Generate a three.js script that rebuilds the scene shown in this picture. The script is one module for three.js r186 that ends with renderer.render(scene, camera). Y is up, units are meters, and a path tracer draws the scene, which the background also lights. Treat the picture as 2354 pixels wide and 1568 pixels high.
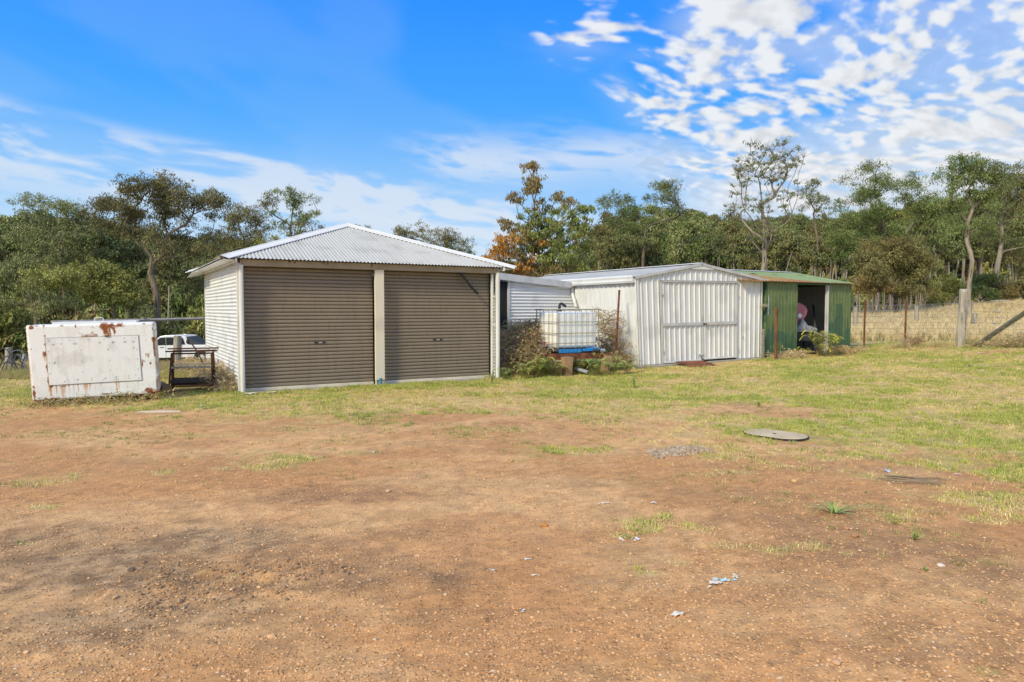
import * as THREE from 'three';
import { mergeGeometries, mergeVertices, toCreasedNormals } from 'three/addons/utils/BufferGeometryUtils.js';
import { RoundedBoxGeometry } from 'three/addons/geometries/RoundedBoxGeometry.js';

// ---------------------------------------------------------------- camera, exposure, sky, sun
const scene = new THREE.Scene();
const PITCH = 2.63 * Math.PI / 180, EYE = 1.6, FOC = 1569, CX = 1177.2, CY = 784;
const camera = new THREE.PerspectiveCamera(2 * Math.atan(784 / FOC) * 180 / Math.PI, 1024 / 682, 0.1, 2000);
camera.position.set(0, EYE, 0);
camera.rotation.set(-PITCH, 0, 0);
const renderer = new THREE.WebGLRenderer();
renderer.toneMapping = THREE.LinearToneMapping;
renderer.toneMappingExposure = 1.0;
renderer.shadowMap.enabled = true;

const SUN_DIR = new THREE.Vector3(-0.60 * 0.8, 0.6, 0.80 * 0.8).normalize();
const sun = new THREE.DirectionalLight(new THREE.Color().setRGB(1.0, 0.895, 0.63), 3.4);
sun.position.copy(SUN_DIR).multiplyScalar(60);
sun.castShadow = true;
sun.shadow.radius = 17;
Object.assign(sun.shadow.camera, { left: -40, right: 40, top: 40, bottom: -40, near: 1, far: 160 });
sun.shadow.mapSize.set(2048, 2048);
scene.add(sun, sun.target);

scene.background = skyTexture();
scene.environment = scene.background;
scene.backgroundIntensity = 1.0;
scene.environmentIntensity = 1.0;

// the sky: clear air that pales towards the horizon, rows of high puffy cloud and long thin streaks
function skyTexture() {
  const W = 4096, H = 2048, data = new Float32Array(W * H * 4);
  const ss = smooth, F = (x, y, s, o) => fbm(x, y, s, o);
  const top = [0.020, 0.265, 1.0], mid = [0.085, 0.43, 1.0], low = [0.54, 0.79, 0.97];
  for (let row = 0; row < H; row++) {
    const el = ((row + 0.5) / H - 0.5) * Math.PI, y = Math.sin(el), ce = Math.cos(el);
    for (let col = 0; col < W; col++) {
      const o = (row * W + col) * 4;
      data[o + 3] = 1;
      if (el < -0.02) { data[o] = 0.20; data[o + 1] = 0.19; data[o + 2] = 0.14; continue; }
      const th = ((col + 0.5) / W - 0.5) * 2 * Math.PI, x = Math.cos(th) * ce, z = Math.sin(th) * ce;
      const az = Math.atan2(x, -z), ed = Math.max(0, el) * 57.3, ad = az * 57.3;   // degrees: 0 ahead, + to the right
      // air
      const t1 = ss(0, 17, ed), t2 = ss(10, 29, ed);
      let c0 = low[0] + (mid[0] - low[0]) * t1, c1 = low[1] + (mid[1] - low[1]) * t1, c2 = low[2] + (mid[2] - low[2]) * t1;
      c0 += (top[0] - c0) * t2; c1 += (top[1] - c1) * t2; c2 += (top[2] - c2) * t2;
      // cloud layers lie on a plane overhead
      const k = 1 / (Math.max(y, 0) + 0.07), px = x * k, pz = -z * k;
      const w1 = (F(px * 1.3 + 3.1, pz * 1.3, 2, 11) - 0.5) * 0.9, w2 = (F(px * 1.3, pz * 1.3 + 7.7, 2, 12) - 0.5) * 0.9;
      // rows of puffs
      const kp = 1 / (Math.max(y, 0) + 0.24), qx = x * kp, qz = -z * kp, ca = 0.94, sa = 0.34, ux = qx * ca + qz * sa + w1 * 0.14, uz = -qx * sa + qz * ca + w2 * 0.14;
      const broad0 = ss(32, 60, ed) + (1 - ss(32, 60, ed)) * ss(60, 100, Math.abs(ad));   // over and behind the camera the same cloud goes on, thicker
      const lean = ad - (7.5 + Math.max(0, 17 - ed) * 1.1 + Math.max(0, ed - 21) * 2.0) + (F(px * 1.3, pz * 1.3, 3, 21) - 0.5) * 7;
      const patch = Math.exp(-Math.pow((ad - 7.6) / 4.4, 2) - Math.pow((ed - 22.2 - (ad - 7) * 0.12) / 1.9, 2));
      const region = clamp((Math.max(0.92 * patch, ss(-3, 6, lean) * (0.86 + 0.4 * (F(px * 0.9 + 2, pz * 0.9, 3, 23) - 0.5))) * ss(5, 10, ed)) * (1 - broad0) + broad0 * (0.72 + 0.5 * (F(px * 0.9 + 5, pz * 0.9, 3, 22) - 0.5)), 0, 1);
      let puff = 0, lit = 1;
      if (region > 0.01) {
        const dens = (a, b) => 0.52 * F(a * 10.5, b * 17, 3, 31) + 0.48 * F(a * 22, b * 36, 4, 32);
        const d0 = dens(ux, uz), edge = 0.60 - 0.32 * region;
        puff = ss(edge - 0.02, edge + 0.32, d0) * ss(0, 0.3, region);
        const d1 = dens(ux - 0.03, uz + 0.022);
        lit = 0.94 + 0.09 * clamp((d0 - d1) * 6, -1, 1);
        puff = Math.max(puff, region * 0.42 * ss(0.36, 0.66, F(ux * 3.2, uz * 5.4, 4, 36)));
      }
      // long streaks low in the sky
      const bend = (F(ad * 0.06 + 3, ed * 0.10, 3, 41) - 0.5), tilt = ed + ad * 0.13 + bend * 1.3;
      const s0 = F(ad * 0.055 + 1.7, tilt * 0.30 + 0.9, 4, 42), s1 = F(ad * 0.34 + bend * 3, tilt * 1.5, 5, 43), s2 = s0 * 0.48 + s1 * 0.52;
      const side = ss(-70, -45, ad) * (1 - ss(2, 14, ad)), b1 = side * ss(9.9, 8.3, tilt) * (0.30 + 0.70 * ss(2.5, 6.5, tilt)), b2 = ss(-12, -4, ad) * (1 - ss(12, 24, ad)) * Math.exp(-Math.pow((ed + ad * 0.02 + bend * 2 - 12.4) / 1.9, 2));
      const b3 = ss(40, 60, Math.abs(ad)) * ss(14, 9, tilt - ad * 0.1);
      let streak = clamp(b1 * (0.12 + 0.95 * ss(0.34, 0.62, s2)) + 0.95 * b2 * ss(0.30, 0.58, s2) + b3 * ss(0.42, 0.66, s2), 0, 1) * 0.72;
      streak = Math.max(streak, 0.62 * ss(10, 1, ed) * ss(0.22, 0.6, s2), 0.8 * ss(10, 18, ad) * Math.exp(-Math.pow((ed - 8.5 - bend * 4) / 3.6, 2)) * ss(0.25, 0.5, s2));
      // faint veil higher up
      const veil = 0.06 * ss(0.52, 0.75, F(px * 1.6, pz * 0.9, 4, 51));
      const a = clamp(1 - (1 - puff * 0.96) * (1 - streak * 0.86) * (1 - veil), 0, 1);
      const wht = 0.89 * lit, warm = ss(14, 2, ed);
      data[o] = c0 + (wht * (0.95 + 0.03 * warm) - c0) * a;
      data[o + 1] = c1 + (wht * (0.975 + 0.0 * warm) - c1) * a;
      data[o + 2] = c2 + (wht * 1.0 - c2) * a;
    }
  }
  const t = new THREE.DataTexture(data, W, H, THREE.RGBAFormat, THREE.FloatType);
  t.mapping = THREE.EquirectangularReflectionMapping;
  t.magFilter = t.minFilter = THREE.LinearFilter;
  t.needsUpdate = true;
  return t;
}

// ---------------------------------------------------------------- numbers
function clamp(x, a, b) { return x < a ? a : x > b ? b : x; }
function smooth(a, b, x) { if (a > b) return 1 - smooth(b, a, x); const t = clamp((x - a) / (b - a), 0, 1); return t * t * (3 - 2 * t); }
function lerp(a, b, t) { return a + (b - a) * t; }
function mix3(a, b, t) { return [a[0] + (b[0] - a[0]) * t, a[1] + (b[1] - a[1]) * t, a[2] + (b[2] - a[2]) * t]; }
function hash(ix, iy, s) {
  let h = Math.imul(ix | 0, 374761393) ^ Math.imul(iy | 0, 668265263) ^ Math.imul(s | 0, 1274126177);
  h = Math.imul(h ^ (h >>> 13), 1274126177); h = Math.imul(h ^ (h >>> 16), 2246822519); h ^= h >>> 13;
  return (h >>> 0) / 4294967296;
}
function vnoise(x, y, s) {
  const ix = Math.floor(x), iy = Math.floor(y), fx = x - ix, fy = y - iy, u = fx * fx * fx * (fx * (fx * 6 - 15) + 10), v = fy * fy * fy * (fy * (fy * 6 - 15) + 10);
  const a = hash(ix, iy, s), b = hash(ix + 1, iy, s), c = hash(ix, iy + 1, s), d = hash(ix + 1, iy + 1, s);
  return a + (b - a) * u + (c - a) * v + (a - b - c + d) * u * v;
}
function fbm(x, y, oct, s) {
  let sum = 0, amp = 0.5, tot = 0;
  for (let i = 0; i < oct; i++) { sum += amp * vnoise(x, y, s + i * 17); tot += amp; amp *= 0.5; const nx = x * 1.62 - y * 1.18; y = x * 1.18 + y * 1.62; x = nx; }
  return clamp(0.5 + (sum / tot - 0.5) * 1.35, 0, 1);
}
function tnoise(x, y, n, s) {      // value noise that repeats every n cells
  const ix = Math.floor(x), iy = Math.floor(y), fx = x - ix, fy = y - iy, u = fx * fx * (3 - 2 * fx), v = fy * fy * (3 - 2 * fy), m = (a) => ((a % n) + n) % n;
  const a = hash(m(ix), m(iy), s), b = hash(m(ix + 1), m(iy), s), c = hash(m(ix), m(iy + 1), s), d = hash(m(ix + 1), m(iy + 1), s);
  return a + (b - a) * u + (c - a) * v + (a - b - c + d) * u * v;
}
function tfbm(u, v, n, oct, s) { let sum = 0, amp = 0.5, tot = 0; for (let i = 0; i < oct; i++) { sum += amp * tnoise(u * n, v * n, n, s + i); tot += amp; amp *= 0.5; n *= 2; } return sum / tot; }
function rng(seed) { let a = seed >>> 0; return () => { a = (a + 0x6D2B79F5) | 0; let t = Math.imul(a ^ (a >>> 15), 1 | a); t = (t + Math.imul(t ^ (t >>> 7), 61 | t)) ^ t; return ((t ^ (t >>> 14)) >>> 0) / 4294967296; }; }
function V(x, y, z) { return new THREE.Vector3(x, y, z); }

// a point of the place from where it shows in the photograph (2354 wide) and its distance ahead of the camera
function P(px, py, d) {
  const X = (px - CX) / FOC, Y = (CY - py) / FOC, c = Math.cos(PITCH), s = Math.sin(PITCH), k = d / (c + Y * s);
  return V(X * k, EYE + (Y * c - s) * k, -d);
}
function xAt(px, d, y = 0) { const k = (y - EYE) / d, c = Math.cos(PITCH), s = Math.sin(PITCH), Y = (k * c + s) / (c - k * s); return (px - CX) / FOC * d / (c + Y * s); }
function G(px, d, up = 0) { let x = xAt(px, d, 0); x = xAt(px, d, gy(x, d)); return V(x, gy(x, d) + up, -d); }

// ---------------------------------------------------------------- the lie of the land; d is the distance ahead (-z)
function gy(x, d) {
  const s = smooth;
  let h = 0.02 * Math.max(0, Math.min(x, 14.5) - 0.5) * s(9, 19, d) + 0.06 * clamp(x - 11.5, 0, 3) * s(12, 20, d);
  h += Math.max(0, (clamp(d, 23, 46) - 23) / 22 * (0.45 + 0.077 * (x - 22))) * s(9, 15, x) * (1 - s(47, 60, d));
  h -= 0.08 * Math.max(0, Math.min(d, 45) - 17) * s(-2, -8, x);
  if (d > 40) {
    const px = CX + FOC * x / Math.max(d, 1);
    h += hillTop(px) * s(58, 175, d) + 1.2 * (fbm(x * 0.03, d * 0.03, 3, 5) - 0.5) * s(50, 90, d);
  }
  return h;
}
function hillTop(px) {
  const K = [[-900, 18], [350, 17], [520, 14], [720, 8], [1100, 4.5], [1350, 8], [1550, 14], [1800, 16], [2400, 18], [3500, 18]];
  if (px <= K[0][0]) return K[0][1];
  for (let i = 1; i < K.length; i++) if (px < K[i][0]) return lerp(K[i - 1][1], K[i][1], smooth(K[i - 1][0], K[i][0], px));
  return 18;
}

// ---------------------------------------------------------------- building blocks
const used = new Map();
function numbered(n) { const k = used.get(n) ?? 0; used.set(n, k + 1); return k ? n + '_' + String(k).padStart(3, '0') : n; }
function tag(o, label, category, group, kind) {
  o.userData = { ...o.userData };
  if (label) o.userData.label = label;
  if (category) o.userData.category = category;
  if (group) o.userData.group = group;
  if (kind) o.userData.kind = kind;
  return o;
}
function thing(name, label, category, p = [0, 0, 0], turn = 0, group) {
  const g = new THREE.Group();
  g.name = numbered(name); scene.add(g);
  if (p.isVector3) g.position.copy(p); else g.position.set(...p);
  g.rotation.y = turn;
  return tag(g, label, category, group);
}
function prep(g) {
  g = g.index ? g.toNonIndexed() : g;
  if (!g.attributes.normal) g.computeVertexNormals();
  if (!g.attributes.uv) g.setAttribute('uv', new THREE.BufferAttribute(new Float32Array(g.attributes.position.count * 2), 2));
  for (const k of Object.keys(g.attributes)) if (!['position', 'normal', 'uv', 'color'].includes(k)) g.deleteAttribute(k);
  return g;
}
function merge(list) { list = [].concat(list).map(prep); return list.length === 1 ? list[0] : mergeGeometries(list); }
function part(name, geoms, material, parent, label) {
  const m = new THREE.Mesh(Array.isArray(geoms) ? merge(geoms) : geoms, material);
  m.name = parent === scene ? numbered(name) : name; m.castShadow = m.receiveShadow = true;
  if (label) m.userData.label = label;
  parent.add(m);
  return m;
}
function place(g, p = [0, 0, 0], r = [0, 0, 0]) {
  if (r[0]) g.rotateX(r[0]); if (r[1]) g.rotateY(r[1]); if (r[2]) g.rotateZ(r[2]);
  return p.isVector3 ? g.translate(p.x, p.y, p.z) : g.translate(...p);
}
function metreUV(g) {  // uv in metres by the main axis of each face
  g = g.index ? g.toNonIndexed() : g; g.computeVertexNormals();
  const p = g.attributes.position, n = g.attributes.normal, uv = new Float32Array(p.count * 2);
  for (let i = 0; i < p.count; i++) {
    const ax = Math.abs(n.getX(i)), ay = Math.abs(n.getY(i)), az = Math.abs(n.getZ(i));
    if (ax >= ay && ax >= az) { uv[2 * i] = p.getZ(i); uv[2 * i + 1] = p.getY(i); }
    else if (ay >= az) { uv[2 * i] = p.getX(i); uv[2 * i + 1] = p.getZ(i); }
    else { uv[2 * i] = p.getX(i); uv[2 * i + 1] = p.getY(i); }
  }
  g.setAttribute('uv', new THREE.BufferAttribute(uv, 2));
  return g;
}
function box(w, h, d, p, r, bevel = 0.004) {
  const b = Math.min(bevel, w * 0.3, h * 0.3, d * 0.3);
  const g = b > 0.0015 ? new RoundedBoxGeometry(w, h, d, 1, b) : new THREE.BoxGeometry(w, h, d);
  const q = g.index ? g.toNonIndexed() : g, n = q.attributes.normal.clone();
  const m = metreUV(q); m.setAttribute('normal', n);
  return place(m, p, r);
}
function cyl(r0, r1, h, p, r, n = 14) { return place(new THREE.CylinderGeometry(r1, r0, h, n), p, r); }
function bar(a, b, w, h = w, bevel = 0.003) {   // a straight bar between two points
  const v = b.clone().sub(a), L = v.length(), g = box(w, L, h, [0, 0, 0], undefined, bevel);
  g.applyQuaternion(new THREE.Quaternion().setFromUnitVectors(V(0, 1, 0), v.normalize()));
  return g.translate((a.x + b.x) / 2, (a.y + b.y) / 2, (a.z + b.z) / 2);
}
function rod(a, b, r0, r1 = r0, n = 8) {
  const v = b.clone().sub(a), L = v.length(), g = new THREE.CylinderGeometry(r1, r0, L, n);
  g.applyQuaternion(new THREE.Quaternion().setFromUnitVectors(V(0, 1, 0), v.normalize()));
  return g.translate((a.x + b.x) / 2, (a.y + b.y) / 2, (a.z + b.z) / 2);
}
function tube(pts, r, seg = 24, n = 8) { return new THREE.TubeGeometry(new THREE.CatmullRomCurve3(pts.map((p) => (p.isVector3 ? p : V(...p)))), seg, r, n); }
function prism(pts, depth, bevel = 0) {   // outline in x, y; depth along z, centred
  const s = new THREE.Shape(pts.map((p) => new THREE.Vector2(...p)));
  const g = new THREE.ExtrudeGeometry(s, { depth: depth - 2 * bevel, bevelEnabled: bevel > 0, bevelSize: bevel, bevelThickness: bevel, bevelSegments: 2, steps: 1, curveSegments: 8 });
  return g.translate(0, 0, -(depth - 2 * bevel) / 2);
}
// a pressed metal sheet: profile height h(u) along +z, u along x, from vb(u) to vt(u) along y
function sheet(us, h, vb, vt, flat = false, rows = 1) {
  const n = us.length, pos = [], uv = [], idx = [];
  for (let i = 0; i < n; i++) for (let j = 0; j <= rows; j++) {
    const u = us[i], b = vb(u), t = vt(u), v = b + (t - b) * j / rows;
    pos.push(u, v, h(u)); uv.push(u, v);
  }
  for (let i = 0; i + 1 < n; i++) for (let j = 0; j < rows; j++) {
    const a = i * (rows + 1) + j, b = a + 1, c = a + rows + 1, d = c + 1;
    idx.push(a, c, d, a, d, b);
  }
  let g = new THREE.BufferGeometry();
  g.setAttribute('position', new THREE.Float32BufferAttribute(pos, 3));
  g.setAttribute('uv', new THREE.Float32BufferAttribute(uv, 2));
  g.setIndex(idx);
  if (flat) g = g.toNonIndexed();
  g.computeVertexNormals();
  return prep(g);
}
function onto(g, o, ax, ay) {   // sheet x -> ax, y -> ay, height -> ax x ay, from origin o
  const az = ax.clone().cross(ay);
  return g.applyMatrix4(new THREE.Matrix4().makeBasis(ax, ay, az).setPosition(o));
}
function steps(a, b, d) { const n = Math.max(1, Math.ceil((b - a) / d - 1e-6)), out = []; for (let i = 0; i <= n; i++) out.push(a + (b - a) * i / n); return out; }
const wave = (pitch, amp) => (u) => amp * Math.cos(2 * Math.PI * u / pitch);
function ribs(a, b, pitch, first, foot, head, hgt, minor = 0) {  // list of u and h(u) for a ribbed sheet
  const us = [a], hs = new Map([[a, 0], [b, 0]]), put = (u, h) => { if (u > a + 1e-4 && u < b - 1e-4) { us.push(u); hs.set(u, h); } };
  for (let c = first; c < b + foot; c += pitch) {
    put(c - foot / 2, 0); put(c - head / 2, hgt); put(c + head / 2, hgt); put(c + foot / 2, 0);
    if (minor) for (const k of [1 / 3, 2 / 3]) { const m = c + pitch * k; put(m - 0.012, 0); put(m - 0.005, minor); put(m + 0.005, minor); put(m + 0.012, 0); }
  }
  us.push(b); us.sort((p, q) => p - q);
  return [us, (u) => hs.get(u) ?? 0];
}

// ---------------------------------------------------------------- textures and materials
function tex(w, h, fn, srgb = true, repeat) {
  const data = new Uint8Array(w * h * 4), enc = (c) => (srgb ? (c <= 0.0031308 ? 12.92 * c : 1.055 * Math.pow(c, 1 / 2.4) - 0.055) : c);
  for (let y = 0; y < h; y++) for (let x = 0; x < w; x++) {
    const c = fn((x + 0.5) / w, (y + 0.5) / h, x, y), o = (y * w + x) * 4;
    for (let k = 0; k < 3; k++) data[o + k] = clamp(Math.round(enc(Math.max(0, Array.isArray(c) ? c[k] : c)) * 255), 0, 255);
    data[o + 3] = 255;
  }
  const t = new THREE.DataTexture(data, w, h, THREE.RGBAFormat);
  t.wrapS = t.wrapT = THREE.RepeatWrapping;
  t.magFilter = THREE.LinearFilter; t.minFilter = THREE.LinearMipmapLinearFilter;
  if (srgb) t.colorSpace = THREE.SRGBColorSpace;
  if (repeat) t.repeat.set(...repeat);
  t.needsUpdate = true;
  return t;
}
function mat(c, rough = 0.8, metal = 0, extra = {}) {
  const m = new THREE.MeshStandardMaterial({ roughness: rough, metalness: metal, side: THREE.DoubleSide, ...extra });
  m.color.setRGB(...c);
  return m;
}
// weathered sheet metal: fine grain, faint runs of grime, specks
const GRIME = tex(1024, 1024, (u, v) => {
  const run = tfbm(u, v * 0.12, 32, 3, 301), patch = tfbm(u, v, 5, 5, 302), grain = tfbm(u, v, 128, 2, 303), speck = tnoise(u * 160, v * 160, 160, 304);
  const g = 1 - 0.10 * smooth(0.5, 0.8, run) - 0.13 * smooth(0.45, 0.75, patch) - 0.07 * (grain - 0.5) - (speck > 0.975 ? 0.18 : 0);
  return [g, g * 0.992, g * 0.975];
}, true, [0.45, 0.45]);
const RUSTY = tex(512, 512, (u, v) => {
  const a = tfbm(u, v, 6, 5, 311), b = tfbm(u, v, 40, 3, 312), t = smooth(0.35, 0.65, a * 0.65 + b * 0.35);
  return mix3([0.115, 0.040, 0.020], [0.30, 0.115, 0.045], t).map((c) => c * (0.8 + 0.4 * b));
}, true, [1.1, 1.1]);
const CONC = tex(512, 512, (u, v) => {
  const a = tfbm(u, v, 5, 5, 321), b = tfbm(u, v, 64, 2, 322), c = tnoise(u * 90, v * 90, 90, 323);
  const g = 0.75 + 0.35 * (a - 0.5) + 0.25 * (b - 0.5) - (c > 0.93 ? 0.18 : 0);
  return [g, g * 0.95, g * 0.86];
}, true, [1.2, 1.2]);
const WOOD = tex(512, 512, (u, v) => {
  const g = tfbm(u, v * 0.06, 48, 3, 331), k = tfbm(u, v, 6, 4, 332), crack = smooth(0.62, 0.70, tfbm(u, v * 0.05, 24, 3, 333));
  const t = 0.55 + 0.5 * (g - 0.4) + 0.35 * (k - 0.5) - 0.38 * crack;
  return [t, t * 0.93, t * 0.82];
}, true, [2, 0.8]);
const M = {
  roof: mat([0.53, 0.527, 0.49], 0.72, 0.0, { map: GRIME }),
  white: mat([0.79, 0.80, 0.80], 0.5, 0, { map: GRIME }),
  trim: mat([0.80, 0.795, 0.755], 0.65, 0, { map: GRIME }),
  zinc: mat([0.64, 0.645, 0.63], 0.5, 0.1, { map: GRIME }),
  shed: mat([0.80, 0.80, 0.77], 0.5, 0, { map: GRIME }),
  beige: mat([0.80, 0.73, 0.58], 0.7, 0, { map: GRIME }),
  fascia: mat([0.40, 0.32, 0.21], 0.7, 0, { map: GRIME }),
  door: mat([0.31, 0.252, 0.175], 0.6, 0, { map: GRIME }),
  black: mat([0.02, 0.02, 0.022], 0.6),
  dark: mat([0.05, 0.048, 0.045], 0.8),
  rust: mat([1, 1, 1], 0.9, 0.0, { map: RUSTY, bumpMap: RUSTY, bumpScale: 0.002 }),
  rustDark: mat([0.32, 0.34, 0.36], 0.9, 0.0, { map: RUSTY }),
  concrete: mat([0.50, 0.48, 0.44], 0.95, 0, { map: CONC, bumpMap: CONC, bumpScale: 0.004 }),
  brownConcrete: mat([0.50, 0.33, 0.20], 0.95, 0, { map: CONC, bumpMap: CONC, bumpScale: 0.006 }),
  greyWood: mat([0.62, 0.60, 0.55], 0.95, 0, { map: WOOD, bumpMap: WOOD, bumpScale: 0.012 }),
  paleWood: mat([0.72, 0.69, 0.62], 0.95, 0, { map: WOOD, bumpMap: WOOD, bumpScale: 0.012 }),
  mossWood: mat([0.20, 0.21, 0.15], 0.95, 0, { map: WOOD, bumpMap: WOOD, bumpScale: 0.012 }),
  steel: mat([0.40, 0.39, 0.32], 0.6, 0.0, { map: GRIME }),
  rubber: mat([0.03, 0.03, 0.03], 0.9),
  blue: mat([0.02, 0.25, 0.66], 0.45),
  pipeBlue: mat([0.10, 0.25, 0.38], 0.5),
  wire: mat([0.22, 0.17, 0.13], 0.8, 0.2),
  galvWire: mat([0.45, 0.46, 0.45], 0.5, 0.5),
};

// ---------------------------------------------------------------- ground: one sheet from behind the camera to the far hills
// how grassy a spot is (0 bare dirt, 1 sward), from where the photograph shows grass
const EDGE = [[-14, 10.6], [-9, 10.2], [-6.5, 9.9], [-4.6, 9.6], [-3, 9.4], [-1.2, 9.9], [0, 10.9], [1, 9.8], [2, 8.6], [3, 7.0], [4, 5.9], [5, 5.0], [7, 4.3], [12, 3.5]];
function edgeAt(x) {
  if (x <= EDGE[0][0]) return EDGE[0][1];
  for (let i = 1; i < EDGE.length; i++) if (x < EDGE[i][0]) return lerp(EDGE[i - 1][1], EDGE[i][1], (x - EDGE[i - 1][0]) / (EDGE[i][0] - EDGE[i - 1][0]));
  return EDGE[EDGE.length - 1][1];
}
function spot(px, py, rx, rd, s = 1) { const d = EYE * FOC / (py - 712); return [(px - CX) / FOC * d, d, rx, rd, s]; }
const TUFTS = [
  spot(600, 1075, 0.30, 0.22), spot(650, 1058, 0.35, 0.2), spot(570, 1040, 0.4, 0.2, 0.7), spot(160, 1100, 0.32, 0.13), spot(90, 1112, 0.35, 0.12, 0.8), spot(20, 1120, 0.3, 0.12, 0.7), spot(372, 1095, 0.12, 0.1), spot(90, 1170, 0.09, 0.06, 1.3),
  spot(1310, 1040, 0.55, 0.4, 0.9), spot(1120, 990, 0.7, 0.3, 0.7), spot(1080, 1000, 0.5, 0.3, 0.6), spot(820, 1045, 0.25, 0.15, 0.7), spot(1490, 1217, 0.17, 0.16), spot(1530, 1195, 0.1, 0.08), spot(1600, 1222, 0.15, 0.1), spot(1485, 1330, 0.11, 0.07),
  spot(1560, 1305, 0.13, 0.08, 0.7), spot(1700, 1265, 0.3, 0.06, 0.7), spot(1790, 1275, 0.15, 0.07, 0.8), spot(2290, 1200, 0.22, 0.10), spot(2200, 1150, 0.3, 0.15, 0.8), spot(1660, 1050, 0.25, 0.2), spot(1590, 1000, 0.4, 0.4, 0.9), spot(1420, 975, 0.6, 0.4, 0.7),
  spot(450, 1002, 0.5, 0.2, 0.8), spot(260, 1010, 0.6, 0.25, 0.6), spot(760, 1020, 0.5, 0.25, 0.6), spot(2120, 1235, 0.08, 0.06), spot(2330, 1520, 0.05, 0.04), spot(2300, 1560, 0.06, 0.05), spot(520, 1340, 0.05, 0.04, 0.8), spot(510, 1082, 0.12, 0.07, 0.9),
  spot(1185, 1170, 0.05, 0.05, 0.6), spot(1500, 1215, 0.3, 0.1, 0.5), spot(950, 1075, 0.15, 0.08, 0.6), spot(700, 990, 0.6, 0.2, 0.7), spot(130, 1000, 0.5, 0.2, 0.7),
  spot(1860, 1270, 0.12, 0.06, 0.8), spot(1420, 1240, 0.06, 0.05, 0.9), spot(40, 1260, 0.05, 0.03, 1), spot(2030, 1290, 0.03, 0.02, 0.9), spot(1960, 1290, 0.05, 0.04, 0.5), spot(1170, 1110, 0.07, 0.05, 0.5), spot(2260, 1390, 0.06, 0.04, 0.5),
];
const BARE = [
  spot(1740, 945, 1.3, 0.75, 0.85), spot(380, 950, 0.75, 0.35, 1), spot(2190, 828, 1.5, 0.5, 0.6), spot(2270, 843, 0.8, 0.4, 0.8), spot(2090, 818, 1.2, 0.5, 0.5), spot(1560, 1040, 0.55, 0.28, 1), spot(1780, 1030, 0.5, 0.2, 0.7), spot(2030, 1075, 0.4, 0.2, 0.7),
  spot(1080, 968, 1.6, 0.5, 1), spot(2250, 1120, 0.6, 0.2, 0.5), spot(1950, 1120, 1.2, 0.35, 0.8), spot(2000, 880, 1.5, 0.5, 0.35), spot(40, 870, 1.2, 0.4, 0.4), spot(1000, 905, 2.2, 0.35, 0.3), spot(110, 945, 0.7, 0.3, 0.5),
];
function blobSum(list, x, d, wob) {
  let g = 0;
  for (const [bx, bd, rx, rd, s] of list) {
    const a = (x - bx) / rx, b = (d - bd) / rd, q = a * a + b * b;
    if (q < 6) g = Math.max(g, s * smooth(1.5, 0.35, Math.sqrt(q) + wob));
  }
  return g;
}
function grassAt(x, d) {
  const n1 = fbm(x * 0.55, d * 0.55, 3, 61), n2 = fbm(x * 2.3, d * 2.3, 3, 62), n3 = fbm(x * 8, d * 8, 2, 63);
  let g = smooth(-1.7, 2.7, (d - edgeAt(x)) * (x > 2 ? 0.9 : 1.1) + 3.6 * (n1 - 0.5) + 3.4 * (n2 - 0.5) + 1.8 * (n3 - 0.5));
  g = Math.max(g, 0.34 * smooth(-4.2, -0.2, d - edgeAt(x)) * smooth(0.44, 0.62, n2 * 0.45 + n3 * 0.55) * (x > 1 ? 1.3 : 0.9));
  g *= 1 - blobSum(BARE, x, d, 0.9 * (n2 - 0.5) + 0.5 * (n3 - 0.5));
  g = Math.max(g, blobSum(TUFTS, x, d, 1.1 * (n2 - 0.5) + 1.3 * (n3 - 0.5)) * (0.7 + 0.3 * smooth(0.35, 0.6, n3)));
  return clamp(g, 0, 1);
}
const SOIL = [  // darker, damp or turned soil: x, d, half widths
  spot(330, 1300, 1.25, 0.75, 1), spot(160, 1255, 0.9, 0.5, 0.7), spot(420, 1420, 0.55, 0.28, 0.8), spot(200, 1440, 0.5, 0.3, 0.9),
];
const DAMP = [
  spot(760, 1145, 0.75, 0.22, 1), spot(860, 1135, 0.5, 0.2, 0.7), spot(700, 1260, 0.4, 0.14, 0.6), spot(840, 1330, 0.38, 0.3, 0.8), spot(760, 1400, 0.3, 0.2, 0.6), spot(860, 1240, 0.7, 0.14, 0.5), spot(640, 1490, 0.22, 0.12, 0.7), spot(1010, 1435, 0.3, 0.1, 0.4),
  spot(2050, 1260, 0.85, 0.55, 0.9), spot(1930, 1200, 0.9, 0.3, 0.6), spot(2300, 1330, 0.5, 0.5, 0.9), spot(1780, 1150, 0.8, 0.3, 0.5), spot(1850, 1360, 0.55, 0.28, 0.6), spot(2130, 1490, 0.5, 0.22, 0.7), spot(1950, 960, 0.6, 0.3, 0.4), spot(1330, 1110, 0.8, 0.18, 0.4),
];
function clods(x, d) { return blobSum([[...spot(440, 1345, 0.62, 0.36, 1)], [...spot(300, 1400, 0.6, 0.25, 0.8)], [...spot(640, 1320, 0.5, 0.22, 0.7)], [...spot(900, 1360, 0.35, 0.2, 0.5)]], x, d, 0.6 * (fbm(x * 3, d * 3, 2, 71) - 0.5)); }
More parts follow.
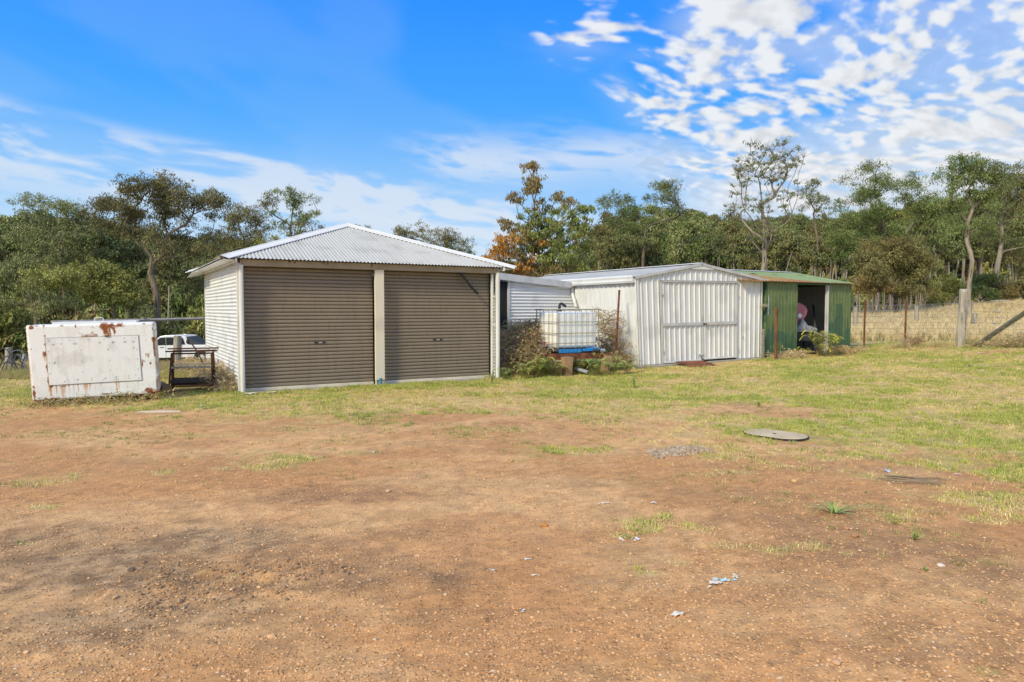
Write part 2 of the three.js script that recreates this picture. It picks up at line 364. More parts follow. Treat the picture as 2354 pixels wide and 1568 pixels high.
function relief(x, d) {
  if (d > 30 || d < -1) return 0;
  const far = 1 - smooth(16, 30, d);
  let h = 0.030 * (fbm(x * 0.9, d * 0.9, 3, 72) - 0.5) + 0.016 * (fbm(x * 4.2, d * 4.2, 3, 73) - 0.5);
  if (d < 9) {
    const r = fbm(x * 17, d * 17, 2, 74);
    h += (0.007 * (r - 0.5) + 0.006 * (fbm(x * 34, d * 34, 1, 75) - 0.5)) * (1 - smooth(6, 9, d));
    const c = clods(x, d);
    if (c > 0) h += c * (0.055 * Math.pow(fbm(x * 9, d * 9, 3, 76), 2.2) - 0.008);
  }
  return h * far;
}
function groundY(x, d) { return gy(x, d) + relief(x, d); }
function groundColor(x, d) {
  if (d < 0.5) return [0.40, 0.235, 0.125];
  const n0 = fbm(x * 0.42, d * 0.6, 4, 81), n1 = fbm(x * 1.5, d * 2.1, 4, 82), n2 = fbm(x * 7, d * 7, 3, 83), n3 = d < 12 ? fbm(x * 26, d * 26, 2, 84) : 0.5;
  let c = mix3([0.535, 0.272, 0.099], [0.675, 0.388, 0.163], smooth(0.34, 0.66, n0 * 0.45 + n1 * 0.4 + n2 * 0.15));
  c = mix3(c, [0.53, 0.25, 0.09], 0.6 * smooth(0.52, 0.75, fbm(x * 0.8 + 9, d * 1.2, 3, 85)));
  const wob = 1.0 * (n1 - 0.5) + 0.9 * (n2 - 0.5);
  const damp = blobSum(DAMP, x, d, wob), soil = blobSum(SOIL, x, d, wob);
  c = mix3(c, mix3([0.25, 0.13, 0.058], [0.37, 0.215, 0.10], n2), 0.62 * damp);
  c = mix3(c, mix3([0.20, 0.125, 0.062], [0.40, 0.27, 0.14], smooth(0.25, 0.75, n2 * 0.6 + n3 * 0.4)), 0.78 * soil);
  c = mix3(c, [0.36, 0.19, 0.075], 0.4 * smooth(0.62, 0.80, n1));
  const g3 = 0.80 + 0.40 * n3; c = [c[0] * g3, c[1] * g3, c[2] * g3];
  // thatch and roots where grass grows
  const g = grassAt(x, d);
  const green = smooth(0.36, 0.62, fbm(x * 0.55, d * 0.7, 4, 86));
  const sward = mix3([0.60, 0.44, 0.17], [0.42, 0.38, 0.10], green * 0.8 + 0.1 * n2);
  c = mix3(c, sward.map((k) => k * (0.72 + 0.5 * n2)), 0.72 * smooth(0.25, 0.9, g));
  // the dry paddock, the creek flat and the litter under the trees
  c = mix3(c, mix3([0.72, 0.58, 0.31], [0.60, 0.47, 0.24], n2), smooth(23.2, 25.5, d) * smooth(8, 11, x));
  c = mix3(c, mix3([0.30, 0.25, 0.12], [0.22, 0.20, 0.09], n2), smooth(16, 19, d) * smooth(-3, -6, x));
  c = mix3(c, mix3([0.17, 0.105, 0.062], [0.27, 0.18, 0.105], fbm(x * 0.2, d * 0.2, 4, 87)), smooth(44, 58, d));
  return c;
}
const DIRT = tex(1600, 1600, (u, v) => {
  let t = 0.74 + 0.26 * (tfbm(u, v, 24, 5, 341) - 0.5) + 0.28 * (tfbm(u, v, 180, 2, 342) - 0.5), r = 0;
  for (const [n, s, amp] of [[70, 1, 0.42], [130, 2, 0.34]]) {     // grit lying on the dirt
    const gx = Math.floor(u * n), gz = Math.floor(v * n);
    if (hash(gx, gz, 350 + s) > 0.55) continue;
    const cx = (gx + 0.25 + 0.5 * hash(gx, gz, 360 + s)) / n, cz = (gz + 0.25 + 0.5 * hash(gx, gz, 370 + s)) / n, q = Math.hypot((u - cx) * (0.8 + hash(gx, gz, 380)), v - cz) * n;
    const rad = 0.10 + 0.22 * hash(gx, gz, 390 + s);
    if (q < rad) { t += amp * (hash(gx, gz, 395) - 0.42); r = (hash(gx, gz, 396) - 0.5) * 0.06; }
  }
  return [t + r, t, t - r * 0.6];
}, true);
const DIRT_BUMP = tex(1024, 1024, (u, v) => {
  let t = 0.35 + 0.5 * (tfbm(u, v, 40, 5, 341) - 0.5);
  for (const [n, s, amp] of [[70, 1, 0.5], [130, 2, 0.3]]) {
    const gx = Math.floor(u * n), gz = Math.floor(v * n);
    if (hash(gx, gz, 350 + s) > 0.55) continue;
    const cx = (gx + 0.25 + 0.5 * hash(gx, gz, 360 + s)) / n, cz = (gz + 0.25 + 0.5 * hash(gx, gz, 370 + s)) / n, q = Math.hypot((u - cx) * (0.8 + hash(gx, gz, 380)), v - cz) * n;
    const rad = 0.10 + 0.22 * hash(gx, gz, 390 + s);
    if (q < rad) t += amp * Math.sqrt(1 - (q / rad) ** 2);
  }
  return t;
}, false);
{
  const xs = [], ds = [];
  let x = 0, s = 0.05;
  const half = [0];
  while (x < 330) { x += s; if (x > 7) s *= 1.032; half.push(x); }
  for (let i = half.length - 1; i > 0; i--) xs.push(-half[i]);
  xs.push(...half);
  for (const d of [-60, -30, -12, -5, -2, 0, 0.9]) ds.push(d);
  for (let d = 1.5; d < 480; d += Math.max(0.022, 0.0075 * d)) ds.push(d);
  const nx = xs.length, nd = ds.length, pos = new Float32Array(nx * nd * 3), col = new Float32Array(nx * nd * 3), uv = new Float32Array(nx * nd * 2), idx = new Uint32Array((nx - 1) * (nd - 1) * 6);
  let k = 0;
  for (let j = 0; j < nd; j++) for (let i = 0; i < nx; i++, k++) {
    const X = xs[i], d = ds[j], c = groundColor(X, d);
    pos.set([X, groundY(X, d), -d], k * 3);
    for (let q = 0; q < 3; q++) col[k * 3 + q] = c[q] / 0.74;
    uv.set([X / 2.6, -d / 2.6], k * 2);
  }
  k = 0;
  for (let j = 0; j + 1 < nd; j++) for (let i = 0; i + 1 < nx; i++) { const a = j * nx + i, b = a + 1, c = a + nx, e = c + 1; idx.set([a, b, e, a, e, c], k); k += 6; }
  const g = new THREE.BufferGeometry();
  g.setAttribute('position', new THREE.BufferAttribute(pos, 3)); g.setAttribute('uv', new THREE.BufferAttribute(uv, 2)); g.setAttribute('color', new THREE.BufferAttribute(col, 3));
  g.setIndex(new THREE.BufferAttribute(idx, 1)); g.computeVertexNormals();
  const m = new THREE.MeshStandardMaterial({ map: DIRT, bumpMap: DIRT_BUMP, bumpScale: 0.012, vertexColors: true, roughness: 1 });
  tag(part('ground', g, m, scene), 'bare red-brown dirt yard turning to patchy lawn, paddock and wooded hills', 'ground', null, 'structure');
}

// ---------------------------------------------------------------- loose cover: gravel, lawn, tall dry grass
function instanced(name, geo, m, list, label, category) {
  const im = new THREE.InstancedMesh(geo, m, list.length), o = new THREE.Object3D(), c = new THREE.Color();
  list.forEach((e, i) => {
    o.position.set(e.x, e.y, e.z); o.rotation.set(e.rx ?? 0, e.ry ?? 0, e.rz ?? 0, 'YXZ'); o.scale.set(e.s * (e.sx ?? 1), e.s * (e.sy ?? 1), e.s * (e.sz ?? e.sx ?? 1)); o.updateMatrix();
    im.setMatrixAt(i, o.matrix);
    if (e.c) im.setColorAt(i, c.setRGB(...e.c));
  });
  im.name = numbered(name); im.castShadow = im.receiveShadow = true;
  scene.add(im);
  return tag(im, label, category, null, 'stuff');
}
{
  const r = rng(11), list = [];
  const g = new THREE.IcosahedronGeometry(1, 0), p = g.attributes.position;
  for (let i = 0; i < p.count; i++) { const k = 0.75 + 0.5 * hash(Math.round(p.getX(i) * 50), Math.round(p.getY(i) * 50 + p.getZ(i) * 700), 3); p.setXYZ(i, p.getX(i) * k, p.getY(i) * k * 0.62, p.getZ(i) * k); }
  g.computeVertexNormals();
  for (let i = 0; i < 130000; i++) {
    const d = 2.1 + 7.6 * Math.pow(r(), 1.7), x = (r() * 2 - 1) * (d * 0.82 + 0.4);
    const patch = fbm(x * 1.1, d * 1.1, 3, 91), keep = 0.12 + 0.88 * smooth(0.36, 0.62, patch) + 0.5 * blobSum(DAMP, x, d, 0);
    if (r() > keep || grassAt(x, d) > 0.75) continue;
    const q = r(), s = 0.0018 + 0.0058 * Math.pow(r(), 3.0) + (r() < 0.012 ? 0.009 * r() : 0), t = r();
    const c = q < 0.74 ? mix3([0.56, 0.30, 0.12], [0.80, 0.50, 0.25], t) : q < 0.965 ? mix3([0.40, 0.21, 0.09], [0.52, 0.32, 0.16], t) : mix3([0.66, 0.47, 0.28], [0.78, 0.62, 0.45], t);
    list.push({ x, y: groundY(x, d) + s * 0.18, z: -d, s, sx: 0.8 + 0.6 * r(), sy: 0.8 + 0.4 * r(), ry: r() * 6.28, rx: (r() - 0.5) * 0.7, c });
  }
  instanced('gravel', g, mat([1, 1, 1], 1), list, 'small reddish stones scattered over the bare dirt yard', 'gravel');
}
// a tuft: thin tapering blades bent outward from one root
function tuft(seed, n, len, wid, spread, lean, kids = 2) {
  const r = rng(seed), pos = [], nor = [];
  for (let i = 0; i < n; i++) {
    const a = r() * 6.28, L = len * (0.55 + 0.6 * r()), w = wid * (0.7 + 0.6 * r()), b = spread * Math.sqrt(r()), le = lean * (0.3 + 0.9 * r()), x0 = Math.cos(r() * 6.28) * b, z0 = Math.sin(r() * 6.28) * b;
    const dx = Math.cos(a), dz = Math.sin(a), tx = -dz, tz = dx;
    let px = x0, py = -0.004, pz = z0, ang = le * 0.35, ww = w;
    for (let k = 0; k < kids; k++) {
      const l = L / kids, nx = px + dx * Math.sin(ang) * l, ny = py + Math.cos(ang) * l, nz = pz + dz * Math.sin(ang) * l, w2 = k === kids - 1 ? 0 : ww * 0.75;
      if (w2) pos.push(px - tx * ww, py, pz - tz * ww, px + tx * ww, py, pz + tz * ww, nx + tx * w2, ny, nz + tz * w2, px - tx * ww, py, pz - tz * ww, nx + tx * w2, ny, nz + tz * w2, nx - tx * w2, ny, nz - tz * w2);
      else pos.push(px - tx * ww, py, pz - tz * ww, px + tx * ww, py, pz + tz * ww, nx, ny, nz);
      px = nx; py = ny; pz = nz; ww = w2; ang += le * 0.9;
    }
  }
  const g = new THREE.BufferGeometry();
  g.setAttribute('position', new THREE.Float32BufferAttribute(pos, 3)); g.computeVertexNormals();
  return g;
}
const BLADE = new THREE.MeshPhysicalMaterial({ roughness: 0.9, transmission: 0.25, thickness: 0, side: THREE.DoubleSide });
const FOOT = [];   // places kept clear of grass: [x, d, radius]
function lawnGreen(x, d) {
  let g = smooth(0.36, 0.62, fbm(x * 0.55, d * 0.7, 4, 86)) * 0.75 + 0.25 * fbm(x * 3, d * 3, 2, 92);
  g += 0.35 * blobSum([spot(440, 915, 1.3, 0.9, 1), spot(1900, 850, 1.6, 1.2, 1), spot(2280, 965, 1.6, 0.9, 1), spot(1780, 880, 1.6, 1, 0.6), spot(2030, 812, 1.4, 0.8, 1)], x, d, 0.3 * (fbm(x, d, 2, 93) - 0.5));
  return clamp(g, 0, 1);
}
const cleared = (x, d) => {
  for (const [u0, u1, v0] of [[-0.1, 4.9, -0.38], [1.75, 2.75, -0.95]]) { const u = (x - 3.34) * 0.862 + (d - 17.98) * 0.508, v = -(x - 3.34) * 0.508 + (d - 17.98) * 0.862; if (u > u0 && u < u1 && v > v0 && v < 0.1) return true; }
  const a = (x - 3.48) / 0.42, b = (d - 8.55) / 0.27; return a * a + b * b < 1;
};
const onSlab = (x, d) => {   // inside a building's footprint
  for (const [ox, od, w, dep] of [[-5.24, 12.98, 5.75, 5.3], [3.34, 17.98, 4.8, 7.7], [7.6, 20.4, 4.15, 4.4]]) {
    const u = (x - ox) * 0.862 + (d - od) * 0.508, v = -(x - ox) * 0.508 + (d - od) * 0.862;
    if (u > 0 && u < w && v > 0 && v < dep) return true;
  }
  return false;
};
{
  const r = rng(21), A = [], B = [], C = [], D = [];
  for (let i = 0; i < 520000; i++) {
    const d = 3.2 + 21.5 * Math.pow(r(), 1.15), x = (r() * 2 - 1) * (d * 0.80 + 0.5);
    if (r() > 0.25 + 0.75 * (d / 24)) continue;
    if (d > 16.5 && x > -9 && x < 0 && d > 18) continue;
    const g = grassAt(x, d);
    if (r() > g * (0.60 - 0.50 * smooth(0.40, 0.68, fbm(x * 1.7, d * 1.7, 4, 94))) || onSlab(x, d) || cleared(x, d)) continue;
    const gr = lawnGreen(x, d), q = r(), far = 1 + 0.5 * smooth(8, 20, d), e = { x, y: groundY(x, d), z: -d, ry: r() * 6.28, s: (0.62 + 0.6 * r()) * far * (0.7 + 0.4 * g) };
    if (q < 0.05 + 0.55 * gr) { const t = r(); e.c = mix3(mix3([0.26, 0.34, 0.04], [0.22, 0.26, 0.06], g < 0.6 ? 1 : 0), g < 0.6 ? [0.46, 0.46, 0.14] : [0.64, 0.66, 0.12], t); e.sy = 0.8 + 0.4 * r(); A.push(e); }
    else if (q < 0.97) { const t = r(); e.c = mix3([0.54, 0.42, 0.13], [0.98, 0.82, 0.38], t); e.sy = 0.75; B.push(e); }
    else { e.c = mix3([0.45, 0.36, 0.14], [0.75, 0.62, 0.30], r()); e.s *= 1.2; C.push(e); }
    if (A.length + B.length > 210000) break;
  }
  instanced('lawn_grass', tuft(1, 11, 0.058, 0.0032, 0.055, 1.05), BLADE, A, 'short green grass of the patchy lawn around the sheds', 'grass');
  instanced('lawn_grass', tuft(2, 10, 0.056, 0.0028, 0.065, 1.35), BLADE, B, 'straw-coloured dry grass mixed into the patchy lawn', 'grass');
  instanced('lawn_grass', tuft(3, 7, 0.085, 0.0016, 0.03, 0.8, 3), BLADE, C, 'longer thin dry stalks standing among the short lawn', 'grass');
  // the paddock behind the fence, the bank behind the garage, long grass along walls
  const F = [];
  for (let i = 0; i < 60000; i++) {
    const d = 23.4 + 25 * r(), x = 8.5 + 34 * r();
    if (x > d * 0.80 + 1 || x < d * 0.40) continue;
    const fenceD = 23.9 - 0.17 * Math.max(0, x - 12);
    if (d < fenceD + 0.3) continue;
    const tall = smooth(fenceD, fenceD + 4, d) * 0.8 + 0.2, t = r();
    if (r() > 0.25 + 0.75 * tall) continue;
    F.push({ x, y: groundY(x, d), z: -d, ry: r() * 6.28, s: (0.55 + 0.6 * r()) * tall, sy: 0.8 + 0.5 * r(), c: (d < fenceD + 2.5 && r() < 0.5) || r() < 0.12 ? mix3([0.19, 0.20, 0.06], [0.35, 0.32, 0.12], t) : mix3([0.68, 0.53, 0.27], [1.0, 0.84, 0.50], t) });
  }
  instanced('dry_grass', tuft(4, 14, 0.42, 0.0060, 0.10, 0.55, 3), BLADE, F, 'tall pale dry grass covering the rising paddock behind the wire fence', 'grass');
  for (let i = 0; i < 16000; i++) {
    const d = 15.5 + 30 * Math.pow(r(), 1.5), x = -d * 0.86 + r() * (d * 0.86 - 6.2);
    const t = r(), h = smooth(15.5, 24, d);
    if (onSlab(x, d)) continue;
    D.push({ x, y: groundY(x, d), z: -d, ry: r() * 6.28, s: (0.35 + 0.75 * h) * (0.6 + 0.7 * r()), c: r() < 0.3 * (1 - h) + 0.12 ? mix3([0.22, 0.26, 0.05], [0.42, 0.42, 0.11], t) : mix3([0.40, 0.29, 0.12], [0.68, 0.52, 0.25], t) });
  }
  instanced('dry_grass', tuft(5, 14, 0.34, 0.0055, 0.10, 0.7, 3), BLADE, D, 'tall dry grass on the slope falling away behind the white box', 'grass');
}

// ---------------------------------------------------------------- the buildings: all face the same way, turned 30.5 degrees
const TURN = 30.5 * Math.PI / 180, X1 = V(1, 0, 0), Y1 = V(0, 1, 0), Z1 = V(0, 0, 1);
const flatAt = (v) => () => v;
// ---- double garage with a pyramid roof
{
  const W = 5.69, D = 5.3, H = 2.56;
  const t = thing('garage', 'pale corrugated double garage with two brown roller doors and a pyramid roof', 'garage', [-5.21, 0, -13.0], TURN);
  part('slab', [box(W + 0.1, 0.3, D + 0.06, [W / 2, -0.135, -D / 2 + 0.02])], M.concrete, t);
  // corrugated walls, ridges lying level
  const side = (len, hgt) => { const us = steps(0, hgt, 0.076 / 8); return sheet(us, wave(0.076, 0.0125), flatAt(0), flatAt(len)); };   // x is up, y is along
  part('wall', onto(side(D, H), V(0.012, 0.015, 0), Y1, V(0, 0, -1)), M.white, t, 'left corrugated wall in profile to the camera');
  part('wall', onto(side(D, H), V(W - 0.012, 0.015, -D), Y1, Z1), M.white, t);
  part('wall', onto(side(W, H), V(0, 0.015, -D), Y1, X1), M.white, t);
  // front frame
  part('corner_post', [box(0.075, H - 0.02, 0.075, [0.038, H / 2, -0.03]), cyl(0.042, 0.042, H - 0.14, [0.052, H / 2 - 0.04, 0.055]), box(0.03, H - 0.1, 0.02, [-0.012, H / 2, 0.0])], M.trim, t, 'white left corner post with a downpipe');
  part('corner_post', [box(0.07, H - 0.02, 0.07, [W - 0.035, H / 2, -0.03]), cyl(0.05, 0.05, H - 0.12, [W - 0.06, H / 2 - 0.05, 0.055])], M.trim, t, 'white right corner post with a downpipe');
  part('door_track', [box(0.05, 2.40, 0.05, [W - 0.168, 1.22, -0.02]), box(0.07, 0.05, 0.02, [W - 0.14, 1.90, 0.012]), box(0.07, 0.05, 0.02, [W - 0.14, 1.25, 0.012])], M.trim, t);
  part('fascia_beam', [box(W - 0.11, 0.125, 0.06, [W / 2 + 0.01, 2.495, 0.03])], M.fascia, t);
  for (const g of [[0.95, 0.05, 0.02], [1.05, 0.03, 0.03], [1.62, 0.05, 0.015], [1.70, 0.02, 0.03], [2.62, 0.02, 0.06], [0.02, 0.03, 0.06], [5.5, 0.03, 0.02]].map(([x, w, h]) => box(w, h, 0.002, [x, 2.555 - h / 2 - 0.01, 0.0617], undefined, 0))) part('rust_stain', g, M.rustDark, t);
  part('pillar', [box(0.195, 2.325, 0.07, [2.793, 1.275, 0.012])], M.beige, t, 'beige middle pillar between the roller doors');
  part('pillar_foot', [cyl(0.046, 0.046, 0.20, [2.795, 0.055, 0.015]), cyl(0.052, 0.052, 0.03, [2.795, 0.13, 0.015])], M.pipeBlue, t, 'blue pipe under the beige pillar');
  part('pillar_foot', [box(0.03, 0.14, 0.05, [2.715, 0.06, 0.0])], M.beige, t);
  // roller doors: a curtain of pressed steel, round ribs with narrow grooves
  const curtain = (w, hgt) => {
    const pitch = 0.0735, us = [], hs = [];
    for (let y = 0; y < hgt - 0.01; y += pitch) for (const [k, h] of [[0, -0.026], [0.13, -0.026], [0.19, -0.003], [0.32, 0.002], [0.58, 0.0035], [0.82, 0.002], [0.94, -0.003]]) { us.push(y + k * pitch); hs.push(h); }
    const map = new Map(us.map((u, i) => [u, hs[i]]));
    return sheet(us, (u) => map.get(u), flatAt(0), flatAt(w));
  };
  const doorTex = tex(1024, 1024, (u, v) => {   // sun-faded enamel: dusty runs, a few pale rubbed marks
    const a = tfbm(u, v, 6, 5, 421), run = tfbm(u * 0.15, v, 48, 3, 422), g = tfbm(u, v, 160, 2, 423), sm = tfbm(u, v * 0.5, 10, 4, 424);
    let k = 0.92 + 0.14 * (a - 0.5) - 0.10 * smooth(0.55, 0.8, run) + 0.10 * (g - 0.5);
    let c = [k, k, k]; c = mix3(c, [1.0, 0.98, 0.95], 0.30 * smooth(0.66, 0.78, sm)); if (tnoise(u * 170, v * 170, 170, 425) > 0.985) c = mix3(c, [1, 1, 1], 0.4);
    return c;
  }, true, [0.36, 0.36]);
  const doorM = mat([0.290, 0.235, 0.168], 0.6, 0, { map: doorTex });
  const doors = [[0.085, 2.70, 1.49, 'left'], [2.885, 5.50, 1.31, 'right']];
  for (const [a, b, lock, which] of doors) {
    const d = new THREE.Group(); d.name = 'roller_door'; d.userData.label = which + ' brown roller door'; d.position.set(a, 0, -0.14); t.add(d);
    const g = curtain(b - a, 2.42);
    part('curtain', onto(g, V(b - a, 0.07, 0), Y1, V(-1, 0, 0)), doorM, d);
    part('bottom_rail', [box(b - a, 0.058, 0.035, [(b - a) / 2, 0.045, 0.006])], M.beige, d);
    part('lock_plate', [box(0.23, 0.032, 0.012, [lock, 0.93, 0.006])], M.black, d);
    part('lock_plate', [box(0.075, 0.02, 0.01, [lock + 0.01, 0.93, 0.013])], M.zinc, d);
    part('headroom', [box(b - a + 0.1, 0.25, 0.02, [(b - a) / 2, 2.5, -0.12])], M.door, d);
  }
  // pyramid roof of corrugated iron
  const ex0 = -0.29, ex1 = W + 0.34, ez0 = 0.16, ez1 = -D - 0.30, ax = 2.90, az = -2.62, eave = 2.575, rise = 1.10;
  const slope = (a, b, apex, run) => {  // eave from a to b along the sheet's x, the apex over x = apex
    const L = Math.hypot(run, rise), us = steps(a, b, 0.076 / 8);
    return sheet(us, wave(0.076, 0.0095), flatAt(0), (u) => Math.max(0.001, L * (u < apex ? (u - a) / (apex - a) : (b - u) / (b - apex))));
  };
  const up = (nx, nz, run) => V(nx * run, rise, nz * run).normalize();
  part('roof', [
    onto(slope(ex0, ex1, ax, ez0 - az), V(0, eave, ez0), X1, up(0, -1, ez0 - az)),
    onto(slope(-ex1, -ex0, -ax, az - ez1), V(0, eave, ez1), V(-1, 0, 0), up(0, 1, az - ez1)),
    onto(slope(-ez0, -ez1, -az, ex1 - ax), V(ex1, eave, 0), V(0, 0, -1), up(-1, 0, ex1 - ax)),
    onto(slope(ez1, ez0, az, ax - ex0), V(ex0, eave, 0), Z1, up(1, 0, ax - ex0)),
  ], M.roof, t);
  const apex = V(ax, eave + rise + 0.03, az);
  const hips = [[V(ex0 - 0.03, eave + 0.028, ez0 + 0.02)], [V(ex1 + 0.03, eave + 0.028, ez0 + 0.02)], [V(ex0 - 0.03, eave + 0.028, ez1)], [V(ex1 + 0.03, eave + 0.028, ez1)]];
  for (const [e] of hips) {
    const dir = apex.clone().sub(e), L = dir.length(), y = dir.clone().normalize(), x = y.clone().cross(Y1).normalize();
    const us = [-0.17, -0.165, -0.03, -0.018, 0, 0.018, 0.03, 0.165, 0.17], hs = [-0.066, -0.052, -0.006, 0.006, 0.012, 0.006, -0.006, -0.052, -0.066];
    const m = new Map(us.map((u, i) => [u, hs[i]]));
    part('hip_cap', onto(sheet(us, (u) => m.get(u), flatAt(0), (u) => L - Math.abs(u) * 0.8, true), e, x, y), M.trim, t);
  }
  part('soffit_strip', [box(0.22, 0.012, D + 0.3, [-0.16, eave - 0.035, -D / 2]), box(0.28, 0.012, D + 0.3, [W + 0.17, eave - 0.035, -D / 2]), box(0.02, 0.07, D + 0.4, [-0.05, eave - 0.05, -D / 2]), box(0.02, 0.07, D + 0.4, [W + 0.05, eave - 0.05, -D / 2])], M.white, t);
  // bent end of the left eave
  part('eave_flap', [place(box(0.30, 0.006, 1.5, [0, 0, 0], undefined, 0), [ex0 + 0.06, eave - 0.085, -D + 0.45], [-0.05, 0, 0.22])], M.white, t);
  const hose = tag(part('hose_strip', tube([[4.63, 2.46, 0.03], [4.80, 2.30, 0.03], [4.95, 2.12, 0.028], [5.13, 1.965, 0.03]].map((p) => V(...p)), 0.030, 24, 8), M.black, scene), 'short black rubber hose hanging down over the right roller door', 'hose');
  hose.position.copy(t.position); hose.rotation.y = TURN;
}
// ---- wall and roof that join the garage to the white shed
{
  const o = V(-0.33, 0, -19.04), L = 2.66;
  const t = thing('lean_to', 'low corrugated lean-to wall linking the garage and the white shed', 'lean-to', o, TURN);
  const us = steps(0, 2.32, 0.09 / 8);
  part('wall', onto(sheet(us, wave(0.09, 0.016), flatAt(0), flatAt(L - 0.28)), V(0.28, 0.05, 0), Y1, X1).scale(1, 1, 1), M.white, t);
  part('wall_back', onto(sheet([0, 2.3], flatAt(0), flatAt(0), flatAt(L)), V(0, 0.05, -2.4), Y1, X1), M.white, t);
  part('edge_strip', [box(0.06, 1.62, 0.05, [0.265, 1.58, 0.01])], M.zinc, t);
  part('shade_cloth', [box(0.95, 1.48, 0.01, [-0.24, 1.66, -0.02], undefined, 0)], mat([0.018, 0.018, 0.02], 0.95), t, 'black shade cloth closing the gap beside the garage');
  part('pipe_rail', [rod(V(-0.6, 0.88, 0.02), V(0.4, 0.88, 0.02), 0.018)], mat([0.22, 0.30, 0.31], 0.6), t);
  const f = place(box(2.92, 0.185, 0.03, [0, 0, 0]), [0.86, 2.445, 0.12], [0, 0, -0.082]);
  part('fascia_board', [f], mat([0.60, 0.61, 0.62], 0.45, 0.1, { map: GRIME }), t, 'plain grey metal flashing sloping down to the right');
  part('fascia_board', [place(box(0.55, 0.13, 0.02, [0, 0, 0]), [2.50, 2.355, 0.10], [0, 0, 0.10])], M.trim, t);
  const r = steps(-0.6, 2.6, 0.1 / 6);
  part('roof', onto(sheet(r, wave(0.1, 0.01), flatAt(0), flatAt(2.5)), V(0, 2.40, 0.10), V(1, -0.06, 0).normalize(), V(0, 0.02, -1).normalize()), M.roof, t);
}
